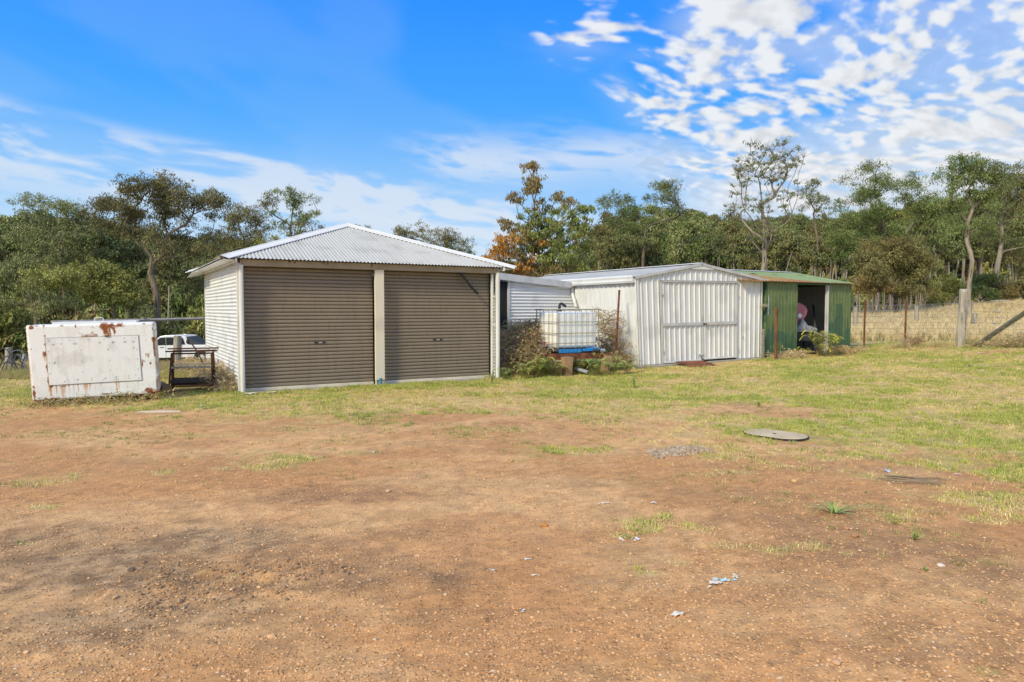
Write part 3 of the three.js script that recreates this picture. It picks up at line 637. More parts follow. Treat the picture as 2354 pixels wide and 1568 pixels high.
// ---- white gable shed; old and a little out of square
function leanWhite(g) { const p = g.attributes.position; for (let i = 0; i < p.count; i++) { const x = p.getX(i), y = p.getY(i); p.setX(i, x - 0.060 * y * clamp(1 - x / 5.0, 0, 1)); p.setY(i, y + 0.011 * x); } return g; }
{
  const W = 4.72, D = 7.7, E = 2.31, A = 2.70, AX = 2.30;
  const t = thing('gable_shed', 'white ribbed metal shed with a low gable and closed double doors', 'shed', [3.37, 0.12, -18.0], TURN);
  const pt = (n, g, m, p = t, l) => part(n, leanWhite(merge(g)), m, p, l);
  const top = (x) => (x < AX ? lerp(E, A, x / AX) : lerp(A, E, (x - AX) / (W - AX)));
  pt('slab', [box(W + 0.24, 0.28, D, [W / 2, -0.14, -D / 2 + 0.12], undefined, 0.02)], M.concrete);
  const DL = 0.79, DC = 2.30, DR = 3.66, DT = 2.245;
  const front = (a, b, vb, vt) => { const [us, h] = ribs(a, b, 0.195, 0.145, 0.050, 0.022, 0.024, 0.0010); return onto(sheet(us, h, vb, vt, true), V(0, 0, 0), X1, Y1); };
  const F0 = flatAt(0.01);
  pt('wall_sheet', front(0, DL - 0.004, F0, top), M.shed, t, 'front cladding left of the doors');
  pt('wall_sheet', front(DL, DR, flatAt(DT + 0.012), top), M.shed, t, 'front cladding in the gable over the doors');
  pt('wall_sheet', front(DR + 0.004, W, F0, top), M.shed, t, 'front cladding right of the doors');
  const [lu, lh] = ribs(0, D, 0.195, 0.12, 0.056, 0.022, 0.028, 0.0010);
  pt('wall_sheet', onto(sheet(lu, lh, F0, flatAt(E), true), V(0, 0, -D), Z1, Y1).rotateY(0), M.white, t, 'left side wall with upright ribs');
  pt('wall_sheet', onto(sheet(lu, lh, F0, flatAt(E), true), V(W, 0, 0), V(0, 0, -1), Y1), M.shed, t);
  pt('wall_sheet', onto(sheet([-W, -AX, 0], flatAt(0), F0, (u) => top(-u), true), V(0, 0, -D), V(-1, 0, 0), Y1), M.shed, t);
  pt('corner_trim', [box(0.05, E, 0.012, [0.02, E / 2, 0.030]), box(0.012, E, 0.06, [-0.03, E / 2, -0.005])], M.trim);
  pt('corner_trim', [box(0.05, E, 0.012, [W - 0.01, E / 2, 0.030])], M.trim);
  // doors
  for (const [a, b, n] of [[DL + 0.012, DC - 0.006, 'left'], [DC + 0.006, DR - 0.012, 'right']]) {
    const d = new THREE.Group(); d.name = 'door'; d.userData.label = n + ' leaf of the white double doors'; t.add(d);
    const first = a + 0.085, [us, h] = ribs(a, b, 0.188, first, 0.050, 0.022, 0.024, 0.0010);
    pt('door_sheet', onto(sheet(us, h, flatAt(n === 'left' ? 0.06 : 0.085), flatAt(DT - 0.02), true), V(0, 0, 0.022), X1, Y1), M.shed, d);
    pt('door_frame', [box(b - a, 0.036, 0.02, [(a + b) / 2, DT - 0.016, 0.056]), box(0.02, DT - 0.1, 0.018, [a + 0.012, DT / 2 + 0.02, 0.040]), box(0.02, DT - 0.1, 0.018, [b - 0.012, DT / 2 + 0.02, 0.040])], M.zinc, d);
    pt('middle_rail', [box(b - a - 0.02, 0.085, 0.016, [(a + b) / 2, 1.065, 0.060])], mat([0.62, 0.62, 0.60], 0.5, 0, { map: GRIME }), d);
    pt('bottom_rail', [box(b - a, 0.045, 0.022, [(a + b) / 2, n === 'left' ? 0.045 : 0.075, 0.058])], M.trim, d);
    for (const y of [0.35, 1.9]) pt('hinge', [box(0.05, 0.09, 0.012, [n === 'left' ? a - 0.006 : b + 0.006, y, 0.066])], M.zinc, d);
  }
  pt('door_head', [box(DR - DL + 0.08, 0.018, 0.05, [(DL + DR) / 2, DT + 0.012, 0.048]), box(0.03, DT, 0.02, [DL - 0.012, DT / 2, 0.034]), box(0.03, DT, 0.02, [DR + 0.012, DT / 2, 0.034])], M.zinc);
  pt('latch', [box(0.12, 0.022, 0.02, [DC + 0.05, 1.06, 0.082]), box(0.03, 0.05, 0.018, [DC + 0.02, 1.06, 0.075]), tube([[DC + 0.06, 1.05, 0.09], [DC + 0.10, 1.02, 0.1], [DC + 0.13, 1.06, 0.09]], 0.008, 10, 5)], M.rust);
  pt('drop_bolt', [box(0.20, 0.045, 0.02, [DC - 0.11, 0.21, 0.062])], M.trim);
  pt('drop_bolt', [tube([[DC - 0.12, 0.13, 0.08], [DC - 0.03, 0.04, 0.09], [DC, -0.03, 0.09]], 0.009, 8, 5), tube([[DC - 0.09, 0.06, 0.08], [DC - 0.04, 0.12, 0.09]], 0.007, 6, 5)], M.rustDark);
  pt('vent_hole', [box(0.012, 0.10, 0.004, [3.93, 0.62, 0.032], undefined, 0)], M.rustDark);
  // roof: ribbed sheets either side of a level ridge
  const ov = 0.10, rl = ribs(-0.06, D + 0.05, 0.19, 0.05, 0.05, 0.02, 0.022);
  const roofSide = (s) => { const run = s < 0 ? AX + ov : W - AX + ov, ris = A - E, k = ris / (s < 0 ? AX : W - AX) * run, L = Math.hypot(run, k); return [L, k, run]; };
  { const [L, k, run] = roofSide(-1); pt('roof_sheet', onto(sheet(rl[0], rl[1], flatAt(0), flatAt(L), true, 6), V(-ov, A + 0.035 - k, 0), V(0, 0, -1), V(run, k, 0).normalize()), M.roof, t, 'left roof slope'); }
  { const [L, k, run] = roofSide(1); const us = rl[0].map((u) => -u).reverse(); pt('roof_sheet', onto(sheet(us, (u) => rl[1](-u), flatAt(0), flatAt(L), true, 6), V(W + ov, A + 0.035 - k, 0), Z1, V(-run, k, 0).normalize()), M.roof, t, 'right roof slope'); }
  const angL = Math.atan2(A - E, AX), angR = Math.atan2(A - E, W - AX);
  pt('barge_trim', [place(box(AX / Math.cos(angL) + 0.06, 0.075, 0.03, [0, 0, 0]), [AX / 2 - 0.02, (E + A) / 2 + 0.015, 0.055], [0, 0, angL])], M.zinc);
  pt('barge_trim', [place(box((W - AX) / Math.cos(angR) + 0.28, 0.075, 0.03, [0, 0, 0]), [(W + AX) / 2 + 0.10, (E + A) / 2 - 0.005, 0.055], [0, 0, -angR])], M.zinc);
  pt('gable_plate', [prism([[AX - 0.40, A - 0.125], [AX + 0.42, A - 0.125], [AX + 0.40, A - 0.02], [AX, A + 0.035], [AX - 0.40, A - 0.02]], 0.008).translate(0, 0, 0.052)], M.shed);
  pt('ridge_cap', [-1, 1].map((s) => place(box(0.16, 0.006, D + 0.1, [0, 0, 0], undefined, 0), [AX + s * 0.075, A + 0.052, -D / 2], [0, 0, -s * 0.165])), M.trim);
  // deep box gutter on the left eave
  const gut = prism([[0, 0], [0.02, 0.20], [-0.015, 0.205], [-0.115, 0.19], [-0.125, 0.16], [-0.11, 0.10], [-0.12, 0.05], [-0.10, 0.0]], 3.35, 0).translate(0, 0, 0);
  pt('gutter', [gut.translate(-0.02, E - 0.125, -1.67)], M.white, t, 'deep white box gutter along the left eave');
  pt('gutter_hole', [box(0.04, 0.04, 0.004, [-0.085, E + 0.02, 0.0068], undefined, 0)], M.rustDark);
  pt('downpipe', [rod(V(-0.10, E - 0.35, -2.75), V(-0.20, 1.55, -2.45), 0.045), rod(V(-0.1, E - 0.1, -2.75), V(-0.1, E - 0.34, -2.75), 0.045)], M.white);
}
// ---- green garden shed with an open doorway
{
  const W = 4.10, D = 4.3, H = 2.235;
  const greenTex = tex(1024, 512, (u, v) => {
    const x = u * 4.1, y = v * 2.3, a = tfbm(u, v, 8, 5, 401), b = tfbm(u, v, 90, 2, 402), run = tfbm(u, v * 0.08, 60, 3, 403);
    let c = mix3([0.115, 0.170, 0.056], [0.165, 0.215, 0.075], smooth(0.3, 0.7, a));
    c = mix3(c, [0.042, 0.118, 0.066], 0.85 * smooth(0.52, 0.62, 0.95 - y * 0.52 + (a - 0.5) * 1.2 + (run - 0.5) * 0.6));          // newer, bluer paint brushed on low down
    c = mix3(c, [0.045, 0.115, 0.062], 0.8 * smooth(0.46, 0.40, Math.abs(x - 3.50) * 2.2 + (a - 0.5) * 0.2) * smooth(1.63, 1.58, y + (b - 0.5) * 0.1));   // overpainted patch
    c = mix3(c, [0.05, 0.10, 0.052], 0.5 * smooth(0.55, 0.75, run));
    if (tnoise(u * 230, v * 130, 256, 404) > 0.965) c = mix3(c, [0.30, 0.34, 0.24], 0.5);
    if (tnoise(u * 60, v * 40, 256, 406) > 0.985) c = [0.32, 0.36, 0.30];
    return c.map((k) => k * (0.85 + 0.3 * b));
  });
  const green = mat([1, 1, 1], 0.6, 0, { map: greenTex });
  const t = thing('garden_shed', 'green metal garden shed with an open doorway and rust on its roof', 'shed', [7.60, 0.20, -20.4], TURN);
  const sc = (g) => { const u = g.attributes.uv; for (let i = 0; i < u.count; i++) u.setXY(i, u.getX(i) / 4.1, u.getY(i) / 2.3); return g; };
  const wall = (a, b) => { const [us, h] = ribs(a, b, 0.155, a + 0.06, 0.030, 0.014, 0.010); return sc(sheet(us, h, flatAt(0), flatAt(H), true)); };
  part('wall_panel', wall(0.0, 1.389), green, t, 'left green front panel, chipped at its edge');
  part('wall_panel', wall(2.93, W), green, t, 'right green front panel with a darker overpainted patch');
  part('paint_chip', [prism([[0.035, 1.28], [0.07, 1.22], [0.10, 1.32], [0.085, 1.5], [0.10, 1.70], [0.06, 1.86], [0.04, 1.80], [0.06, 1.6], [0.03, 1.45]], 0.003).translate(0, 0, 0.013)], mat([0.42, 0.50, 0.55], 0.6), t);
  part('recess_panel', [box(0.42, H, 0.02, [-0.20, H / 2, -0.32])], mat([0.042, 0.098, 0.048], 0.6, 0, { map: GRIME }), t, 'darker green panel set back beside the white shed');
  for (const x of [0, W]) part('corner_trim', [box(0.035, H, 0.03, [x, H / 2, 0.004])], mat([0.060, 0.135, 0.062], 0.6, 0, { map: GRIME }), t);
  part('door_jamb', [box(0.035, H - 0.05, 0.06, [2.912, (H - 0.05) / 2, 0.0]), box(0.03, H - 0.05, 0.05, [2.86, (H - 0.05) / 2, -0.03])], M.zinc, t);
  part('door_jamb', [box(0.03, H - 0.05, 0.04, [1.395, (H - 0.05) / 2, -0.01])], green, t);
  part('door_lintel', [box(W, 0.06, 0.03, [W / 2, H - 0.03, -0.022])], mat([0.05, 0.11, 0.055], 0.6), t);
  part('sill', [box(1.52, 0.035, 0.08, [2.15, 0.01, 0.02])], M.rust, t);
  const [bu, bh] = ribs(0, W, 0.20, 0.12, 0.05, 0.022, 0.018);
  const inner = mat([0.58, 0.57, 0.55], 0.5, 0.0, { map: GRIME });
  part('back_wall', onto(sheet(bu, bh, flatAt(0), flatAt(H), true), V(0, 0, -D), X1, Y1), inner, t, 'grey ribbed inside of the back wall');
  const [su, sh] = ribs(0, D, 0.155, 0.06, 0.030, 0.014, 0.010);
  part('side_wall', onto(sheet(su, sh, flatAt(0), flatAt(H), true), V(W, 0, 0), V(0, 0, -1), Y1), green, t);
  part('inner_lining', [box(0.01, H - 0.1, D - 0.1, [W - 0.03, H / 2, -D / 2], undefined, 0), box(0.01, H - 0.1, D - 0.1, [0.03, H / 2, -D / 2], undefined, 0)], inner, t, 'grey inner face of the side walls');
  part('side_wall', onto(sheet(su, sh, flatAt(0), flatAt(H), true), V(0, 0, -D), Z1, Y1), green, t);
  part('gable_end', [prism([[0.02, H], [D - 0.02, H], [D / 2, H + 0.42]], 0.01).rotateY(Math.PI / 2).translate(W - 0.01, 0, 0)], green, t);
  part('shed_floor', [box(W - 0.04, 0.06, D - 0.04, [W / 2, -0.01, -D / 2])], mat([0.30, 0.21, 0.13], 1), t);
  // roof: ribs run up the slope; rust over the front left part, pale cap on the ridge
  const roofTex = tex(1024, 512, (u, v) => {
    const x = u * 5.6 - 1.2, y = v * 2.4, a = tfbm(u, v, 10, 5, 411), b = tfbm(u, v, 80, 2, 412), run = tfbm(u, v * 0.15, 60, 3, 413);
    let c = mix3([0.190, 0.270, 0.120], [0.250, 0.325, 0.160], a);
    const r = smooth(0.45, 0.60, 1.30 - (x - 0.55) * 0.40 - y * 0.58 + (a - 0.5) * 1.0 + (run - 0.5) * 0.5);
    c = mix3(c, mix3([0.36, 0.215, 0.065], [0.30, 0.11, 0.04], smooth(0.45, 0.65, b * 0.5 + a * 0.5)), r * 0.92);
    c = mix3(c, [0.20, 0.085, 0.035], smooth(0.10, 0.02, y + (b - 0.5) * 0.12));
    if (y > 1.45 && y < 1.75 && tnoise(u * 50, v * 6, 64, 414) > 0.80) c = [0.05, 0.06, 0.03];
    return c.map((k) => k * (0.86 + 0.28 * b));
  });
  const rm = mat([1, 1, 1], 0.55, 0, { map: roofTex });
  const x0 = -1.2, x1 = W + 0.10, run = D / 2 + 0.14, rise = 0.46, L = Math.hypot(run, rise);
  const [ru, rh] = ribs(x0, x1, 0.155, x0 + 0.06, 0.05, 0.022, 0.020);
  const rs = (g) => { const u = g.attributes.uv; for (let i = 0; i < u.count; i++) u.setXY(i, (u.getX(i) + 1.2) / 5.6, u.getY(i) / 2.4); return g; };
  part('roof_sheet', onto(rs(sheet(ru, rh, flatAt(0), flatAt(L), true)), V(0, H - 0.03 + 0.03, 0.14), X1, V(0, rise, -run).normalize()), rm, t, 'front slope, rusted towards the white shed');
  part('roof_sheet', onto(rs(sheet(ru.map((u) => -u).reverse(), (u) => rh(-u), flatAt(0), flatAt(L), true)), V(0, H, -D - 0.14), V(-1, 0, 0), V(0, rise, run).normalize()), rm, t);
  part('ridge_cap', [place(box(W - 1.25 + 1.2, 0.006, 0.15, [0, 0, 0], undefined, 0), [(W - 1.25) / 2 - 0.6 + 0.95, H + rise + 0.022, -D / 2 + 0.07], [0.2, 0, 0]), place(box(W + 1.2, 0.006, 0.15, [0, 0, 0], undefined, 0), [(W - 1.2) / 2, H + rise + 0.018, -D / 2 - 0.07], [-0.2, 0, 0])], mat([0.66, 0.70, 0.70], 0.5, 0, { map: GRIME }), t);
}

// ---------------------------------------------------------------- objects
// an object's frame: its turn so that its x axis runs along the given direction (x right, d ahead)
const turnOf = (x, d) => Math.atan2(d, x);
// ---- white steel box by the garage
{
  const W = 1.89, H = 1.275, D = 0.85;
  // rust that the photograph shows: [u, v (0 bottom left .. 1 top right), half width, half height, run below, strength]
  const R = [[0.635, 0.965, 0.075, 0.03, 0.0, 1], [0.605, 0.93, 0.022, 0.10, 0.16, 1], [0.637, 0.93, 0.008, 0.06, 0.12, 0.9], [0.672, 0.93, 0.010, 0.05, 0.13, 0.9], [0.595, 0.80, 0.016, 0.04, 0.05, 1], [0.475, 0.83, 0.05, 0.04, 0.05, 0.75], [0.45, 0.81, 0.012, 0.04, 0.05, 1], [0.49, 0.82, 0.012, 0.05, 0.03, 1],
    [0.045, 0.985, 0.014, 0.03, 0.05, 1], [0.08, 0.99, 0.02, 0.01, 0, 0.8], [0.135, 0.985, 0.006, 0.015, 0.04, 0.8], [0.27, 0.985, 0.012, 0.01, 0.02, 0.6], [0.375, 0.985, 0.006, 0.02, 0.03, 0.8], [0.92, 0.985, 0.010, 0.008, 0.01, 0.9],
    [0.005, 0.55, 0.006, 0.5, 0, 0.5], [0.03, 0.69, 0.006, 0.010, 0.01, 0.9], [0.138, 0.855, 0.006, 0.010, 0.02, 0.9], [0.135, 0.745, 0.009, 0.012, 0.01, 0.9], [0.123, 0.62, 0.014, 0.028, 0.09, 1], [0.132, 0.645, 0.006, 0.01, 0.03, 1], [0.136, 0.445, 0.008, 0.022, 0.04, 1], [0.136, 0.395, 0.006, 0.012, 0.02, 1], [0.132, 0.255, 0.007, 0.03, 0.05, 1], [0.145, 0.20, 0.018, 0.022, 0.12, 1],
    [0.022, 0.10, 0.008, 0.09, 0.0, 1], [0.995, 0.55, 0.006, 0.5, 0, 0.6], [0.985, 0.765, 0.014, 0.03, 0.05, 1], [0.985, 0.66, 0.006, 0.10, 0.12, 1], [0.985, 0.92, 0.004, 0.02, 0.02, 0.9], [0.945, 0.435, 0.006, 0.012, 0.01, 1], [0.93, 0.54, 0.01, 0.03, 0.04, 0.6], [0.912, 0.56, 0.005, 0.02, 0.06, 0.6], [0.878, 0.44, 0.005, 0.04, 0.06, 0.9], [0.885, 0.47, 0.014, 0.02, 0.0, 0.6],
    [0.92, 0.045, 0.05, 0.03, 0.0, 1], [0.965, 0.02, 0.04, 0.02, 0, 1], [0.985, 0.10, 0.006, 0.10, 0, 0.8], [0.15, 0.022, 0.04, 0.022, 0.0, 1], [0.06, 0.005, 0.06, 0.008, 0, 0.9], [0.5, 0.004, 0.5, 0.006, 0, 0.8], [0.57, 0.045, 0.05, 0.008, 0, 0.8], [0.75, 0.02, 0.05, 0.01, 0, 0.6],
    [0.19, 0.18, 0.006, 0.008, 0.12, 0.8], [0.235, 0.18, 0.014, 0.008, 0.16, 0.6], [0.25, 0.185, 0.010, 0.008, 0.15, 0.7], [0.285, 0.19, 0.006, 0.008, 0.10, 0.5], [0.32, 0.19, 0.006, 0.006, 0.10, 0.5], [0.355, 0.195, 0.006, 0.006, 0.10, 0.6], [0.415, 0.205, 0.020, 0.008, 0.14, 0.8], [0.445, 0.205, 0.012, 0.006, 0.10, 0.6], [0.53, 0.215, 0.016, 0.006, 0.06, 0.4], [0.65, 0.235, 0.05, 0.010, 0.0, 0.8], [0.655, 0.225, 0.012, 0.010, 0.16, 1], [0.675, 0.22, 0.008, 0.010, 0.12, 0.8], [0.83, 0.245, 0.006, 0.006, 0.15, 0.7], [0.77, 0.245, 0.02, 0.006, 0, 0.4], [0.65, 0.10, 0.03, 0.004, 0, 0.7], [0.74, 0.125, 0.003, 0.02, 0.02, 0.6], [0.25, 0.765, 0.05, 0.012, 0, 0.35], [0.31, 0.78, 0.05, 0.015, 0, 0.3]];
  const rust = (u, v) => {
    const n = fbm(u * 38, v * 26, 4, 501), f = fbm(u * 120, v * 16, 2, 502);
    let core = 0, run = 0;
    for (const [cu, cv, ru, rv, drip, s] of R) {
      const a = (u - cu) / ru, b = (v - cv) / rv;
      if (Math.abs(a) > 2.2 || v > cv + 2.2 * rv) continue;
      const q = a * a + b * b;
      if (q < 4.5) core = Math.max(core, s * smooth(1.6, 0.65, Math.sqrt(q) + 1.8 * (n - 0.5)));
      if (drip && v < cv && v > cv - drip * 1.15) run = Math.max(run, s * smooth(1.45, 0.45, Math.abs(a) + (cv - v) / drip * 0.8 + 0.9 * (f - 0.5)));
    }
    return [core, run];
  };
  const paint = tex(1536, 1024, (u, v) => {
    const p = fbm(u * 9, v * 7, 4, 511), g = fbm(u * 150, v * 120, 2, 512), st = fbm(u * 60, v * 2.5, 3, 513), [core, run] = rust(u, v);
    let c = mix3([0.93, 0.94, 0.885], [0.84, 0.84, 0.775], 0.7 * smooth(0.55, 0.8, p) + 0.35 * smooth(0.6, 0.8, st));
    c = mix3(c, [0.58, 0.25, 0.045], run);
    c = mix3(c, mix3([0.40, 0.125, 0.02], [0.15, 0.05, 0.02], smooth(0.4, 0.65, g)), core);
    if (hash(Math.floor(u * 210), Math.floor(v * 150), 514) > 0.9965) c = mix3(c, [0.35, 0.2, 0.1], 0.7);
    return c.map((k) => k * (0.95 + 0.1 * g));
  });
  const door = tex(1024, 512, (u, v) => {
    const p = fbm(u * 7, v * 4, 4, 521), g = fbm(u * 120, v * 70, 2, 522), st = fbm(u * 40, v * 1.6, 3, 523);
    let c = mix3([0.90, 0.91, 0.86], [0.70, 0.71, 0.67], 0.7 * smooth(0.5, 0.8, p) + 0.5 * smooth(0.55, 0.8, st) * smooth(0.55, 0.1, u));
    for (const [x, y, rx, ry] of [[0.075, 0.865, 0.014, 0.018], [0.16, 0.875, 0.010, 0.008], [0.30, 0.87, 0.028, 0.020], [0.57, 0.875, 0.014, 0.014], [0.72, 0.87, 0.022, 0.034], [0.85, 0.87, 0.018, 0.024], [0.94, 0.87, 0.014, 0.026], [0.94, 0.73, 0.014, 0.02], [0.655, 0.72, 0.012, 0.034], [0.075, 0.48, 0.016, 0.03], [0.60, 0.09, 0.014, 0.022], [0.86, 0.12, 0.012, 0.016], [0.72, 0.10, 0.010, 0.016], [0.45, 0.10, 0.008, 0.014], [0.94, 0.48, 0.006, 0.014], [0.94, 0.12, 0.008, 0.01], [0.3, 0.09, 0.010, 0.02]]) {
      const q = Math.hypot((u - x) / rx, (v - y) / ry); if (q < 2) c = mix3(c, [0.26, 0.27, 0.26], 0.75 * smooth(1.2, 0.4, q + 1.6 * (fbm(u * 90, v * 50, 3, 524) - 0.5)));
    }
    c = mix3(c, [0.62, 0.42, 0.2], 0.10 * smooth(0.58, 0.75, fbm(u * 26, v * 2, 3, 525)));
    return c.map((k) => k * (0.95 + 0.1 * g));
  });
  const bm = mat([1, 1, 1], 0.38, 0, { map: paint }), dm = mat([1, 1, 1], 0.45, 0, { map: door });
  const t = thing('steel_box', 'big white steel box streaked with rust, propped beside the garage', 'steel box', [-7.99, 0.066, -11.30], turnOf(1.70, 0.80));
  t.rotation.z = 0.021;
  const tilt = (g) => { const p = g.attributes.position; for (let i = 0; i < p.count; i++) p.setX(i, p.getX(i) - 0.028 * p.getY(i)); return g; };
  const body = tilt(new RoundedBoxGeometry(W, H, D, 5, 0.045).toNonIndexed().translate(W / 2, H / 2, -D / 2)), up = body.attributes.position, uu = new Float32Array(up.count * 2);
  for (let i = 0; i < up.count; i++) { uu[2 * i] = clamp((up.getX(i) + 0.028 * up.getY(i)) / W, 0.002, 0.998); uu[2 * i + 1] = clamp(up.getY(i) / H, 0.002, 0.998); }
  body.setAttribute('uv', new THREE.BufferAttribute(uu, 2));
  part('body', body, bm, t);
  const pw = 1.365, ph = 0.785, p0 = box(pw, ph, 0.014, [0, 0, 0], undefined, 0.003), pu = p0.attributes.uv, pp = p0.attributes.position;
  for (let i = 0; i < pu.count; i++) pu.setXY(i, clamp(pp.getX(i) / pw + 0.5, 0, 1), clamp(pp.getY(i) / ph + 0.5, 0, 1));
  part('access_panel', tilt(p0.translate(0.14 * W + pw / 2, 0.208 * H + ph / 2 - 0.004, 0.006)), dm, t, 'screwed-on grey-white access panel with scuffed paint');
  part('panel_seam', [box(pw + 0.02, 0.008, 0.012, [0.14 * W + pw / 2, 0.208 * H - 0.010, 0.001], undefined, 0), box(pw + 0.02, 0.006, 0.012, [0.14 * W + pw / 2, 0.208 * H + ph + 0.003, 0.001], undefined, 0), box(0.006, ph, 0.012, [0.14 * W - 0.006, 0.208 * H + ph / 2, 0.001], undefined, 0), box(0.006, ph, 0.012, [0.14 * W + pw + 0.006, 0.208 * H + ph / 2, 0.001], undefined, 0)].map(tilt), mat([0.34, 0.29, 0.22], 0.9), t);
  const sg = new THREE.CylinderGeometry(0.0075, 0.0075, 0.006, 8).rotateX(Math.PI / 2), sm = mat([0.30, 0.31, 0.30], 0.5, 0.4);
  for (const [x, y] of [[0.03, 0.95], [0.25, 0.95], [0.45, 0.95], [0.62, 0.95], [0.84, 0.95], [0.97, 0.95], [0.02, 0.72], [0.36, 0.72], [0.97, 0.7], [0.02, 0.48], [0.36, 0.48], [0.66, 0.48], [0.97, 0.48], [0.02, 0.25], [0.36, 0.25], [0.66, 0.25], [0.97, 0.25], [0.16, 0.06], [0.45, 0.06], [0.58, 0.05], [0.72, 0.06], [0.86, 0.06], [0.97, 0.05]]) {
    const s = part('screw', sg, sm, t); const Y = 0.208 * H + y * ph - 0.004; s.position.set(0.14 * W + x * pw - 0.028 * Y, Y, 0.014);
  }
  part('catch', [tilt(box(0.075, 0.018, 0.02, [0.612 * W, 0.208 * H + ph + 0.005, 0.022]))], M.dark, t);
  part('lid', [tilt(box(1.26, 0.045, 0.62, [0.19 * W + 0.63, H + 0.014, -D / 2], undefined, 0.01))], bm.clone(), t, 'hatch lid on top of the box');
  t.children[t.children.length - 1].material.map = null; t.children[t.children.length - 1].material.color.setRGB(0.76, 0.76, 0.72);
  part('handle', [tube([[0.51 * W, H + 0.03, -0.3], [0.51 * W, H + 0.085, -0.3], [0.575 * W, H + 0.088, -0.3], [0.575 * W, H + 0.03, -0.3]].map((p) => V(p[0] - 0.036, p[1], p[2])), 0.008, 20, 6)], M.trim, t);
  part('skid', [box(0.14, 0.10, D - 0.1, [0.30, -0.045, -D / 2 - 0.02]), box(0.14, 0.12, D - 0.1, [W - 0.28, -0.055, -D / 2 - 0.02]), box(W - 0.6, 0.08, 0.09, [W / 2, -0.04, -0.16])], M.rustDark, t);
}
// ---- two rusty saw-horses, a log and things between the box and the garage
function sawHorse(name, label, p, turn, len, h) {
  const t = thing(name, label, 'saw-horse', p, turn, 'rusty saw-horses by the garage');
  part('beam', [box(len + 0.18, 0.026, 0.045, [0, h, 0])], mat([0.55, 0.5, 0.5], 0.9, 0, { map: RUSTY }), t);
  part('beam', [box(len + 0.02, 0.028, 0.03, [0.02, h - 0.045, 0.0])], M.rustDark, t);
  for (const s of [-1, 1]) for (const q of [-1, 1]) part('leg', [bar(V(s * (len / 2 - 0.02), h - 0.03, q * 0.02), V(s * (len / 2 + 0.02), 0, q * 0.20), 0.027, 0.025)], M.rustDark, t);
  for (const s of [-1, 1]) part('end_brace', [bar(V(s * len / 2, h * 0.45, -0.11), V(s * len / 2, h * 0.45, 0.11), 0.03)], M.rustDark, t);
  for (const q of [-1, 1]) { part('stretcher', [bar(V(-len / 2, 0.14, q * 0.165), V(len / 2, 0.14, q * 0.165), 0.028, 0.035)], M.rustDark, t); }
  part('stretcher', [bar(V(-len / 2, h * 0.62, 0.085), V(len / 2, h * 0.62, 0.085), 0.04, 0.02)], M.greyWood, t);
  return t;
}
{
  const a = G(443, 13.15), b = G(447, 13.75);
  sawHorse('saw_horse', 'rusty steel saw-horse standing in front, nearer the grass, beside the white box', a, 0.30, 0.74, 0.80);
  sawHorse('saw_horse', 'rusty steel saw-horse standing just behind the front one, against the garage side', b, 0.38, 0.76, 0.82);
  const tr = G(446, 13.45), tray = thing('steel_tray', 'dark steel tray lying across the low rails of the saw-horses', 'tray', [tr.x, 0.175, tr.z], 0.34);
  part('pan', [box(0.78, 0.015, 0.42, [0, 0, 0]), box(0.78, 0.07, 0.015, [0, 0.035, 0.21]), box(0.78, 0.07, 0.015, [0, 0.035, -0.21])], M.dark, tray);
  const L0 = P(384, 902, 12.75), L1 = V(L0.x - 0.42, 0.115, L0.z - 0.62);
  const log = thing('log', 'short sawn timber log lying in the grass right of the white box', 'log', [L0.x, 0.10, L0.z]);
  const d = V(L1.x - L0.x, 0.0, L1.z - L0.z);
  part('bark', [rod(V(0, 0, 0), d, 0.098, 0.092, 18)], mat([0.30, 0.235, 0.13], 0.95, 0, { map: WOOD, bumpMap: WOOD, bumpScale: 0.01 }), log);
  part('sawn_end', [rod(d.clone().multiplyScalar(-0.008), V(0, 0, 0), 0.088, 0.090, 18)], mat([0.42, 0.32, 0.17], 0.95, 0, { map: WOOD }), log);
  const pole = tag(part('steel_rod', tube([P(432, 783, 15.2), P(440, 790, 15.1), P(452, 806, 15.0), P(466, 834, 14.9)], 0.016, 16, 6), M.black, scene), 'thin dark bent rod propped behind the rusty saw-horses', 'rod');
  part('knob', [new THREE.SphereGeometry(0.042, 10, 8).scale(1, 1.5, 1).translate(...P(432.5, 785, 15.2).toArray())], M.black, pole);
}
